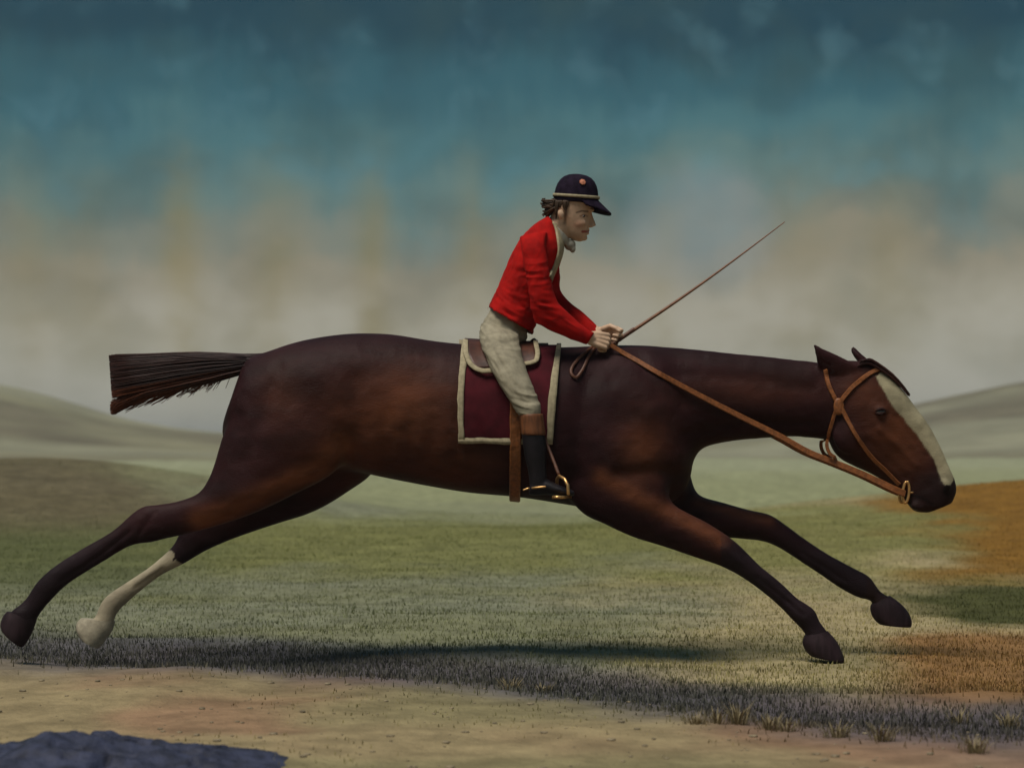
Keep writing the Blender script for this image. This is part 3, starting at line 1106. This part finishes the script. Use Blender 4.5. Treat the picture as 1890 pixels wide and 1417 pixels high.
def hand(mb, wrist, a, n_, sc=1.0):
    a = a.normalized()
    n_ = (n_ - a * n_.dot(a)).normalized()
    s_ = Vector((0, 0, 1))
    s_ = (s_ - a * s_.dot(a) - n_ * s_.dot(n_)).normalized()     # towards the thumb
    w = wrist
    for k in range(4):
        o_ = s_ * (.030 - .020 * k) * sc
        kl = (.080, .084, .080, .072)[k] * sc
        kn = w + a * kl + o_ * 1.05 + n_ * .004
        mb.tube([w + o_ * .6, w + a * kl * .5 + o_ * .9 + n_ * .004, kn], [.015 * sc, .014 * sc, .0115 * sc], 10)
        L = (.038, .043, .040, .031)[k] * sc
        p1 = kn + (a * (.55 - .08 * k) - n_ * .85).normalized() * L
        p2 = p1 + (-a * .75 - n_ * .65).normalized() * L * .62
        p3 = p2 + (-a * .85 + n_ * .45).normalized() * L * .5
        mb.tube([kn, p1, p2, p3], [.0100 * sc, .0092 * sc, .0085 * sc, .0075 * sc], 10)
    t0 = w + a * .018 * sc + s_ * .026 * sc - n_ * .008
    t1 = t0 + (a * .75 + s_ * .5 - n_ * .35).normalized() * .038 * sc
    t2 = t1 + (a * .85 - s_ * .12 - n_ * .6).normalized() * .032 * sc
    t3 = t2 + (a * .7 - s_ * .4 - n_ * .55).normalized() * .022 * sc
    mb.tube([t0, t1, t2, t3], [.015 * sc, .0125 * sc, .0105 * sc, .008 * sc], 10)


wn = P(1090, 624, -.160)
wf = P(1106, 616, -.030)
hand(pb, wn, Vector((1, .30, -.22)), Vector((0, -1, .35)), .98)
hand(pb, wf, Vector((1, -.05, -.10)), Vector((0, 1, .30)), .98)
# forearms, arms under the sleeves
pb.tube([wn, P(1062, 608, -.185), P(1010, 572, -.21), P(994, 510, -.205), P(990, 455, -.15), P(1000, 450, -.05)], [.025, .028, .030, .032, .034, .05], 14)
pb.tube([wf, P(1070, 592, .07), P(1022, 556, .19), P(1012, 500, .20), P(1000, 450, .16), P(1000, 440, .05)], [.025, .028, .030, .032, .034, .05], 14)
# torso, hips and legs under the clothes
loft(pb, [(908, 612, 950, 632, 0, .10), (910, 580, 960, 608, 0, .11), (927, 535, 982, 565, 0, .115), (945, 492, 998, 520, 0, .12), (962, 458, 1015, 485, 0, .12), (984, 430, 1030, 462, 0, .085), (1004, 412, 1042, 452, 0, .065)], 4, 24)
loft(pb, [(1000, 440, 1038, 468, 0, .062), (1008, 415, 1044, 450, 0, .052), (1018, 396, 1052, 438, 0, .050), (1028, 380, 1062, 425, 0, .050)], 4, 20)
for s in (False, True):
    loft(pb, [(905, 605, 945, 615, -.08, .06), (908, 650, 944, 640, -.17, .05), (924, 690, 956, 676, -.25, .042), (950, 735, 976, 718, -.322, .036), (966, 762, 988, 750, -.345, .034),
              (970, 800, 998, 796, -.355, .036), (979, 855, 1002, 850, -.36, .030), (984, 893, 1005, 886, -.36, .024), (1000, 908, 1025, 900, -.362, .018)], 4, 18, mirror=s)
# head in profile, looking ahead
loft(pb, [(1052, 327, 1076, 328, 0, .03), (1036, 338, 1090, 339, 0, .060), (1027, 352, 1096, 352, 0, .072), (1025, 370, 1096, 371, 0, .076), (1026, 383, 1094, 385, 0, .074),
          (1028, 393, 1091, 396, 0, .070), (1031, 403, 1089, 406, 0, .066), (1036, 415, 1087.5, 417, 0, .059), (1041, 426, 1085, 428, 0, .051), (1046, 434, 1082, 437, 0, .042), (1052, 440, 1078, 443, 0, .030), (1060, 444, 1072, 446, 0, .014)], 4, 32, 2.25)
# face: brow, nose, lips, chin, cheekbones, ears
pb.tube([P(1091, 388, -.040), P(1094, 387, 0), P(1091, 388, .040)], .008, 10)
loft(pb, [(1086, 391, 1092, 392, 0, .008), (1085, 402, 1095.5, 403, 0, .010), (1084, 411, 1099.5, 413, 0, .013), (1084, 416, 1099, 417, 0, .015), (1083, 420, 1090, 420, 0, .013)], 4, 14)
for s in (-1, 1):
    pb.ell(P(1091, 417.5, s * .013), (.009, .008, .007))
    pb.ell(P(1068, 411, s * .049), (.034, .014, .022))
    loft(pb, [(1030, 388, 1038, 387, s * .078, .008), (1029, 394, 1041, 394, s * .080, .011), (1031, 400, 1041, 400, s * .079, .010), (1034, 406, 1040, 405, s * .076, .007)], 3, 12)
pb.tube([P(1080, 425.2, -.022), P(1086.5, 424.6, 0), P(1080, 425.2, .022)], .0062, 8)
pb.tube([P(1079, 430.4, -.020), P(1085.3, 430.6, 0), P(1079, 430.4, .020)], .0068, 8)
pb.ell(P(1077, 439, 0), (.018, .020, .014))
pmesh = remesh(pb, 'body', .0032, 3)
co = get_co(pmesh)
px, py = to_px(co)
relax(pmesh, .5 * np.exp(-((px - 1064) / 14) ** 4 - ((py - 410) / 12) ** 4) * (np.abs(co[:, 1]) > .03), 14)
co = get_co(pmesh)
px, py = to_px(co)
yy = co[:, 1]
pc = np.tile(np.array((.54, .365, .245)), (len(px), 1))
nz = fbm(px * .1, py * .1 + yy * 20, 3)
pc *= (.92 + .16 * nz)[:, None]
face = (py < 450) & (px > 1020)


def tint(mask, c, k):
    k = (k * mask)[:, None]
    pc[:] = pc * (1 - k) + np.array(c) * k


tint(face, (.48, .20, .13), .5 * np.exp(-((px - 1068) / 11) ** 2 - ((py - 414) / 8) ** 2))
tint(face & (px > 1072), (.26, .055, .045), np.clip(1.3 * np.exp(-(seg_dist(px, py, [(1075, 427.6), (1087, 427.6)]) / 2.3) ** 4), 0, 1))
tint(face, (.10, .06, .035), .85 * np.exp(-(seg_dist(px, py, [(1064, 392.5), (1074, 389.5), (1085, 390.5)]) / 1.7) ** 4) * (np.abs(yy) > .012))
tint(face, (.16, .07, .05), .6 * np.exp(-(seg_dist(px, py, [(1071, 399), (1077, 396.5), (1084, 399)]) / 1.6) ** 4) * (np.abs(yy) > .02))
tint(face & (px < 1047) & (px > 1024), (.10, .065, .04), .75 * np.exp(-(seg_dist(px, py, [(1046, 380), (1043, 400), (1042, 412)]) / 3.5) ** 2) * (np.abs(yy) < .074))
set_col(pmesh, pc)
pbody = link('body', pmesh, M['skin'], person)
PB = BVHTree.FromPolygons([v.co for v in pmesh.vertices], [p.vertices for p in pmesh.polygons])
for s in (-1, 1):
    q, n_ = hit(1077.5, 399.5, -.0065, PB)
    if s > 0:
        q.y = -q.y
    b = MB()
    b.ell(q, (.0100, .0085, .0062))
    eo = b.build('eye', M['eyewhite'], person)
    b = MB()
    b.ell(q + Vector((.003, s * .0048, 0)), (.0058, .0045, .0058))
    b.build('iris', M['eye'], eo)

# jacket
jb = MB()
loft(jb, [(902, 566, 980, 612, 0, .150), (899, 571, 984, 619, 0, .158), (902, 565, 985, 612, 0, .158), (921, 525, 999, 572, 0, .150), (936, 488, 1012, 532, 0, .158), (949, 460, 1029, 500, 0, .168), (964, 436, 1037, 476, 0, .165),
          (987, 414, 1041, 458, 0, .115), (1004, 403, 1038, 446, 0, .075), (1011, 398, 1036, 438, 0, .062)], 4, 32, 2.2)
loft(jb, [(958, 437, 1010, 428, -.13, .05), (963, 462, 1007, 452, -.185, .055), (970, 503, 1012, 488, -.205, .055), (977, 548, 1019, 525, -.212, .053), (985, 590, 1026, 548, -.21, .050), (1007, 605, 1034, 563, -.205, .047),
          (1044, 622, 1060, 588, -.187, .041), (1073, 633, 1087, 609, -.170, .036), (1082, 636, 1096, 613, -.163, .034), (1084, 635, 1097, 614, -.161, .030)], 4, 24)
loft(jb, [(975, 440, 1020, 432, .13, .05), (985, 480, 1028, 472, .185, .052), (990, 530, 1034, 508, .20, .050), (1003, 575, 1034, 534, .19, .047), (1030, 594, 1050, 556, .14, .042), (1060, 607, 1078, 578, .065, .038), (1085, 622, 1100, 599, .0, .035), (1096, 628, 1109, 608, -.026, .033)], 4, 24)
jmesh = remesh(jb, 'jacket', .0045, 7)


def folds(me, spots, amp):
    """cloth wrinkles: ridged noise drawn out along a direction, strongest at the given spots"""
    c_ = get_co(me)
    qx, qy = to_px(c_)
    tot = np.zeros(len(qx))
    for cx_, cy_, r_, ang, a_ in spots:
        ca, sa = math.cos(ang), math.sin(ang)
        u = (qx - cx_) * ca + (qy - cy_) * sa
        v = -(qx - cx_) * sa + (qy - cy_) * ca
        rg = 1 - np.abs(2 * fbm(u * .022 + cx_, v * .085 + cy_ + c_[:, 1] * 6, 2) - 1)
        tot += a_ * (rg - .72) * np.exp(-((qx - cx_) ** 2 + (qy - cy_) ** 2) / r_ ** 2)
    push(me, lambda nr: tot * amp)


folds(jmesh, [(1000, 575, 34, .2, 1.2), (985, 500, 45, -.1, .6), (945, 570, 40, .55, 1.0), (955, 500, 40, 2.0, .6), (1050, 600, 34, .6, .8), (990, 440, 30, 1.2, .5), (1020, 490, 26, -.9, .7)], .014)
jo = link('jacket', jmesh, M['red'], person)
JB = BVHTree.FromPolygons([v.co for v in jmesh.vertices], [p.vertices for p in jmesh.polygons])
# cream facing down the jacket front
Lf = [(1019, 411), (1024, 424), (1027, 440), (1029, 462), (1023, 484), (1013, 510)]
Rf = [(1027, 412), (1033, 424), (1037, 440), (1038, 460), (1033, 478), (1017, 516)]
A = spline(Lf, 4)
B_ = spline(Rf, 4)
for s in (-1, 1):
    b = MB()
    rows = []
    for (a, c) in zip(A, B_):
        top, low = [], []
        for u in np.linspace(0, 1, 6):
            q = a * (1 - u) + c * u
            h_, n_ = hit(q[0], q[1], .002, JB, fall=-.05)
            top.append((h_ + n_ * .006, h_ - n_ * .004))
        ring = [t[0] for t in top] + [t[1] for t in top[::-1]]
        rows.append([Vector((v.x, -s * v.y, v.z)) if s > 0 else v for v in ring])
    b.rings(rows)
    b.build('facing', M['cream'], person)
# neckcloth
b = MB()
b.ell(P(1052, 452, 0), (.026, .034, .026))
b.ell(P(1057, 459, -.008), (.014, .018, .020))
loft(b, [(1012, 404, 1054, 446, 0, .060), (1008, 411, 1051, 454, 0, .063), (1006, 418, 1048, 459, 0, .062)], 4, 24)
link('neckcloth', remesh(b, 'neckcloth', .004, 4), M['linen'], person)

# breeches
bb = MB()
loft(bb, [(912, 560, 975, 590, 0, .105), (901, 580, 974, 604, 0, .122), (893, 592, 974, 615, 0, .135), (886, 605, 972, 628, 0, .145), (888, 628, 960, 640, 0, .125), (905, 645, 945, 645, 0, .09)], 4, 28)
for s in (False, True):
    loft(bb, [(888, 596, 962, 615, -.06, .09), (885, 618, 959, 622, -.12, .095), (889, 645, 961, 642, -.185, .088), (899, 668, 969, 672, -.24, .078), (912, 692, 978, 697, -.285, .070), (928, 719, 987, 720, -.318, .062),
              (944, 744, 995, 739, -.338, .056), (954, 761, 998, 757, -.348, .052), (958, 769, 998, 768, -.350, .048)], 4, 24, mirror=s)
bmesh_ = remesh(bb, 'breeches', .0045, 6)
folds(bmesh_, [(925, 615, 45, .25, .9), (930, 660, 45, .9, .6), (972, 745, 28, .2, 1.1), (950, 705, 40, .8, .5)], .020)
link('breeches', bmesh_, M['breeches'], person)

# boots
for s in (False, True):
    b = MB()
    loft(b, [(962, 790, 1004, 790, -.355, .048), (964, 815, 1008, 813, -.358, .049), (969, 845, 1009, 840, -.360, .045), (975, 872, 1008, 863, -.361, .038), (977, 893, 1010, 880, -.362, .036), (979, 905, 1010, 895, -.362, .034)], 4, 22, mirror=s)
    loft(b, [(978, 893, 976, 912, -.362, .022), (988, 884, 984, 914, -.362, .034), (1006, 883, 1005, 913, -.362, .036), (1026, 892, 1027, 914, -.364, .038), (1046, 900, 1048, 915, -.366, .034), (1060, 906, 1060, 914, -.366, .020)], 4, 18, mirror=s)
    bo = link('boot', remesh(b, 'boot', .0045, 3), M['boot'], person)
    b = MB()
    loft(b, [(960, 765, 1000, 764, -.353, .046), (958, 766, 1002, 765, -.353, .053), (960, 780, 1004, 779, -.355, .054), (962, 799, 1007, 799, -.357, .054), (964, 803, 1006, 803, -.357, .050)], 3, 26, mirror=s)
    b.build('boot_top', M['boottop'], bo)
    b = MB()
    q = lambda a, c, yv: P(a, c, yv) if not s else Vector((P(a, c, yv).x, -yv, P(a, c, yv).z))
    b.tube([q(1006, 898, -.402), q(985, 900, -.400), q(976, 901, -.362), q(985, 900, -.324), q(1006, 898, -.322)], .0045, 8)
    b.tube([q(976, 901, -.362), q(966, 904, -.362)], [.0045, .003], 8)
    b.build('spur', M['brass'], bo)

# cap: low crown, cream braid, down-turned peak, rosette
cap = MB()
ctr = P(1063.5, 364, 0)
tilt = Matrix.Rotation(math.radians(4), 3, 'Y')
prof = [(.96, -.030), (1.0, -.022), (1.0, -.004), (.99, .012), (.955, .034), (.885, .055), (.78, .073), (.63, .087), (.44, .096), (.22, .1005), (.05, .1015)]
rings = []
for r, z in prof:
    rings.append([ctr + tilt @ Vector((r * .0985 * math.cos(2 * math.pi * k / 40), r * .088 * math.sin(2 * math.pi * k / 40), z)) for k in range(40)])
cap.rings(rings)
capo = cap.build('cap', M['cap'], person)
b = MB()
pts_ = [ctr + tilt @ Vector((.1005 * math.cos(t), .0900 * math.sin(t), .0045 - .010 * abs(math.sin(t)) + .0)) for t in np.linspace(0, 2 * math.pi, 49)]
nn = [tilt @ Vector((math.cos(t), math.sin(t), 0)) for t in np.linspace(0, 2 * math.pi, 49)]
strap(b, pts_, nn, .013, .004)
b.build('band', M['cream'], capo)
b = MB()
ra, rb = [], []
v1, v2 = [], []
NR, NC = 6, 24
for i in range(NR + 1):
    f = i / NR
    for j in range(NC + 1):
        t = math.radians(-78 + 156 * j / NC)
        ext = .062 * math.cos(t * .95) ** .8 * f
        q = Vector((.0985 * math.cos(t) + ext, .0885 * math.sin(t) * (1 + .06 * f * math.cos(t)), -.012 - .052 * f * math.cos(t) ** 1.2 - .012 * abs(math.sin(t)) * f - .010 * (1 - math.cos(t))))
        v1.append(ctr + tilt @ (q + Vector((0, 0, .004))))
        v2.append(ctr + tilt @ (q - Vector((0, 0, .004))))
N = len(v1)
fs = []
W = NC + 1
for i in range(NR):
    for j in range(NC):
        k = i * W + j
        fs += [(k, k + 1, k + 1 + W, k + W), (N + k, N + k + W, N + k + 1 + W, N + k + 1)]
eg = [j for j in range(W)] + [i * W + NC for i in range(1, NR + 1)] + [NR * W + j for j in range(NC - 1, -1, -1)] + [i * W for i in range(NR - 1, 0, -1)]
for a, c in zip(eg, eg[1:] + eg[:1]):
    fs.append((a, c, c + N, a + N))
b.add(v1 + v2, fs)
b.build('peak', M['cap'], capo)
CB = BVHTree.FromPolygons([v.co for v in capo.data.vertices], [p.vertices for p in capo.data.polygons])
q, n_ = hit(1075, 337, .003, CB)
b = MB()
rot = n_.to_track_quat('Z', 'Y').to_matrix()
for k in range(7):
    a = 2 * math.pi * k / 7
    b.ell(q + rot @ Vector((.0085 * math.cos(a), .0085 * math.sin(a), .001)), (.0065, .0065, .004), rot, 10)
b.ell(q + n_ * .003, (.007, .007, .005), rot, 10)
b.build('rosette', M['badge'], capo)

# hair: short tied curls at the nape and locks over the temple
b = MB()
for i in range(70):
    y0 = random.uniform(-.07, .07)
    x0, z0 = random.uniform(1022, 1030), random.uniform(366, 388)
    ex, ez = random.choice([(999, 371), (1001, 381), (1002, 393), (1006, 376), (1008, 396)])
    ex += random.uniform(-1, 6)
    ez += random.uniform(-4, 4)
    mx, mz = (x0 + ex) / 2, (z0 + ez) / 2 + random.uniform(-3, 6)
    ys_ = y0 * .35
    S = spline([(x0, z0, y0), (mx, mz, (y0 + ys_) / 2 - .01), (ex, ez, ys_), (ex + 2, ez + random.uniform(-4, 4), ys_ - .005)], 3)
    b.tube([P(*q) for q in S], [.0055 * (1 - .6 * k / (len(S) - 1)) for k in range(len(S))], 6)
for s in (-1, 1):
    for i in range(36):
        x0 = random.uniform(1026, 1050)
        ln = random.uniform(8, 17) if x0 > 1040 else random.uniform(16, 36)
        y0 = s * (.078 if x0 < 1045 else .074)
        if 1029 < x0 < 1041 and ln > 14:
            ln = random.uniform(6, 12)
        b.tube([P(x0, 372, y0), P(x0 - 1, 372 + ln * .5, y0 * 1.01), P(x0 - 2, 372 + ln, y0 * (.97 if ln < 20 else .82))], [.006, .005, .002], 6)
b.build('hair', M['hairbrown'], person)

# whip
whip = thing('whip', 'long thin brown whip slanting up from the rider’s hands'.replace('’', "'"), 'whip', P(1140, 628, -.05))
b = MB()
w0, w1 = P(1138, 630, -.070), P(1448, 410, -.02)
pts_ = [w0 + (w1 - w0) * f + Vector((0, 0, -.012 * math.sin(f * math.pi))) for f in np.linspace(0, 1, 14)]
b.tube(pts_, [.0088 * (1 - .78 * f) for f in np.linspace(0, 1, 14)], 8)
b.build('shaft', M['cane'], whip)
b = MB()
b.tube([w0 - (w1 - w0) * .02, w0 + (w1 - w0) * .10], [.0098, .0092], 10)
b.build('grip', M['leather_dark'], whip)

# ================================================================== GROUND COVER
M['grass'] = mat('grass_blades', None, .7, .2, .15, 3, 0, 1, attr='Col')


def blades(name, xs, ys_, hgt, wid, label, lean=.5, tintv=.25):
    n = len(xs)
    z = gz(xs, ys_)
    a = rng.random(n) * 2 * np.pi
    la = rng.random(n) * 2 * np.pi
    hh = hgt * (.5 + rng.random(n))
    ww = wid * (.6 + .8 * rng.random(n))
    bx, by = np.cos(a) * ww / 2, np.sin(a) * ww / 2
    lx, ly = np.cos(la) * hh * lean * rng.random(n), np.sin(la) * hh * lean * rng.random(n)
    base = np.stack([xs, ys_, z - .003], -1)
    v = np.stack([base + np.stack([-bx, -by, 0 * z], -1), base + np.stack([bx, by, 0 * z], -1),
                  base + np.stack([bx * .6 + lx * .4, by * .6 + ly * .4, hh * .6], -1), base + np.stack([-bx * .6 + lx * .4, -by * .6 + ly * .4, hh * .6], -1),
                  base + np.stack([lx, ly, hh], -1)], 1).reshape(-1, 3)
    k = np.arange(n)[:, None] * 5
    q4 = (k + np.array([[0, 1, 2, 3]]))
    t3 = (k + np.array([[3, 2, 4]]))
    me = bpy.data.meshes.new(name)
    me.vertices.add(len(v))
    me.vertices.foreach_set('co', v.ravel())
    nl = n * 7
    me.loops.add(nl)
    li = np.concatenate([q4, t3], 1).ravel()
    me.loops.foreach_set('vertex_index', li)
    me.polygons.add(2 * n)
    me.polygons.foreach_set('loop_start', np.stack([np.arange(n) * 7, np.arange(n) * 7 + 4], -1).ravel())
    me.polygons.foreach_set('loop_total', np.tile([4, 3], n))
    me.update(calc_edges=True)
    c = gcol(xs, ys_) * (1 - tintv + 2 * tintv * rng.random(n))[:, None]
    c = c * np.array((1.0, 1.06, .82))
    set_col(me, np.repeat(c, 5, 0))
    o = link(name, me, M['grass'])
    o['kind'] = 'stuff'
    o['label'] = label
    return o


n = 150000
dd_ = rng.uniform(0, 1, n)
yv = -1.2 + 22 * dd_ ** 1.6
xv = (rng.random(n) * 2 - 1) * (.30 * (yv + CD) + .6)
keep = yv > np.interp(xv, STRIP[:, 0], STRIP[:, 1]) + .15
blades('grass', xv[keep], yv[keep], .017, .006, 'short thin turf on the field behind the dark verge')
n = 26000
xv = rng.uniform(-3.5, 3.5, n)
yv = np.interp(xv, STRIP[:, 0], STRIP[:, 1]) + rng.normal(0, .28, n)
blades('grass', xv, yv, .022, .006, 'dark low growth along the verge under the horse')
n = 5000
xv = rng.uniform(-3, 3, n)
yv = rng.uniform(-3.6, -.6, n)
keep = (fbm(xv * 1.5 + 50, yv * 1.5, 3) > .5) & (yv < np.interp(xv, STRIP[:, 0], STRIP[:, 1]))
blades('grass', xv[keep], yv[keep], .013, .005, 'sparse stubble on the sandy track in front')


# pale tufts catching light along the verge
def ground_pt(px_, py_):
    d = F * CZ / (py_ - HY)
    x, y = (px_ - HX) / F * d, d - CD
    return Vector((x, y, float(gz(x, y))))


M['straw'] = mat('straw_blades', (.22, .175, .095), .75, .2, .3, 30, 0, 1)
ORD = 'first second third fourth fifth sixth seventh eighth ninth tenth eleventh twelfth'.split()
for k, (a, c, hgt) in enumerate([(940, 1258, .07), (1000, 1262, .05), (1285, 1335, .055), (1322, 1332, .07), (1362, 1330, .10), (1418, 1338, .07), (1448, 1340, .06), (1545, 1352, .07), (1625, 1358, .08), (1770, 1318, .07), (1800, 1388, .08), (1862, 1325, .08)]):
    o_ = ground_pt(a, c)
    b = MB()
    for i in range(70):
        an = random.random() * 6.283
        r = random.random() * .045
        h = hgt * .85 * random.uniform(.35, 1.1)
        ln = random.uniform(.2, .9) * h
        dx, dy = math.cos(an), math.sin(an)
        p0 = Vector((dx * r, dy * r * .6, -.006))
        p1 = p0 + Vector((dx * ln * .35, dy * ln * .35, h * .6))
        p2 = p0 + Vector((dx * ln, dy * ln, h))
        wv = Vector((-dy, dx, 0)) * .0020
        b.add([p0 - wv, p0 + wv, p1 + wv * .8, p1 - wv * .8, p2], [(0, 1, 2, 3), (3, 2, 4)])
    o = b.build('grass_tuft', M['straw'], None, False)
    o.location = o_
    o['label'] = ORD[k] + ' pale straw-coloured grass tuft from the left along the dark verge'
    o['category'] = 'grass tuft'
    o['group'] = 'pale tufts along the dark verge'

# pebbles on the track
b = MB()
for i in range(420):
    x = random.uniform(-2.4, 2.4)
    y = random.uniform(-3.3, -.7)
    if y > np.interp(x, STRIP[:, 0], STRIP[:, 1]) - .1:
        continue
    r = .004 + .010 * random.random() ** 3
    b.ell((x, y, float(gz(x, y)) + r * .2), (r * random.uniform(.8, 1.5), r, r * .6), None, 6)
M['pebble'] = mat('pebbles', (.22, .18, .12), .9, .15, .5, 40, .2, 200)
o = b.build('pebbles', M['pebble'])
o['kind'] = 'stuff'
o['label'] = 'scattered small pebbles on the sandy track'

# raised dark mound put in where the near corner is dark
b = MB()
prof = [(-260, 1372), (-120, 1388), (0, 1376), (55, 1357), (110, 1352), (175, 1351), (230, 1367), (300, 1378), (350, 1384), (395, 1383), (440, 1391), (500, 1401), (560, 1418), (640, 1446)]
S = spline(prof, 4)
rings = []
KR = 44
for a, c in spline(prof, 12):
    y0 = -3.10
    t = P(a, c, y0)
    ring = []
    for k in range(KR + 1):
        f = k / KR * 2 - 1
        crag = float(fbm(t.x * 9 + 40, f * 5 + 7, 4)) - .5
        crack = abs(float(fbm(t.x * 5 + 4, f * 3 + 3, 3)) - .5)
        z = t.z * (1 - abs(f) ** 2.4) + (.085 * crag - .05 * max(0, .08 - crack) / .08) * (1 - f * f) * min(1, max(.1, t.z / .08))
        ring.append(Vector((t.x, y0 + f * .42, max(-.04, z - .012))))
    rings.append(ring)
b.rings(rings, close=False, cap=False)
M['added_mound_dark'] = mat('added_dark_blue_mound', (.026, .030, .056), .7, .3, .5, 14, 1.0, 22, bdist=.012)
o = b.build('added_mound', M['added_mound_dark'])
o['label'] = 'added low dark blue-grey mound at the near edge of the track'
o['category'] = 'added_mound'

# thin damp air over the whole place
b = MB()
b.box((0, 1990, 9), (2600, 2030, 12))
hz = bpy.data.materials.new('haze')
hz.use_nodes = True
ht = NT(hz.node_tree)
hz.node_tree.nodes.clear()
pv = ht.node('ShaderNodeVolumePrincipled', {'Color': (.85, .87, .86, 1), 'Density': .0007, 'Anisotropy': .2})
ht.node('ShaderNodeOutputMaterial', {'Volume': pv.outputs[0]})
o = b.build('haze', hz, None, False)
o['kind'] = 'stuff'
o['label'] = 'thin pale haze over the fields and hills'
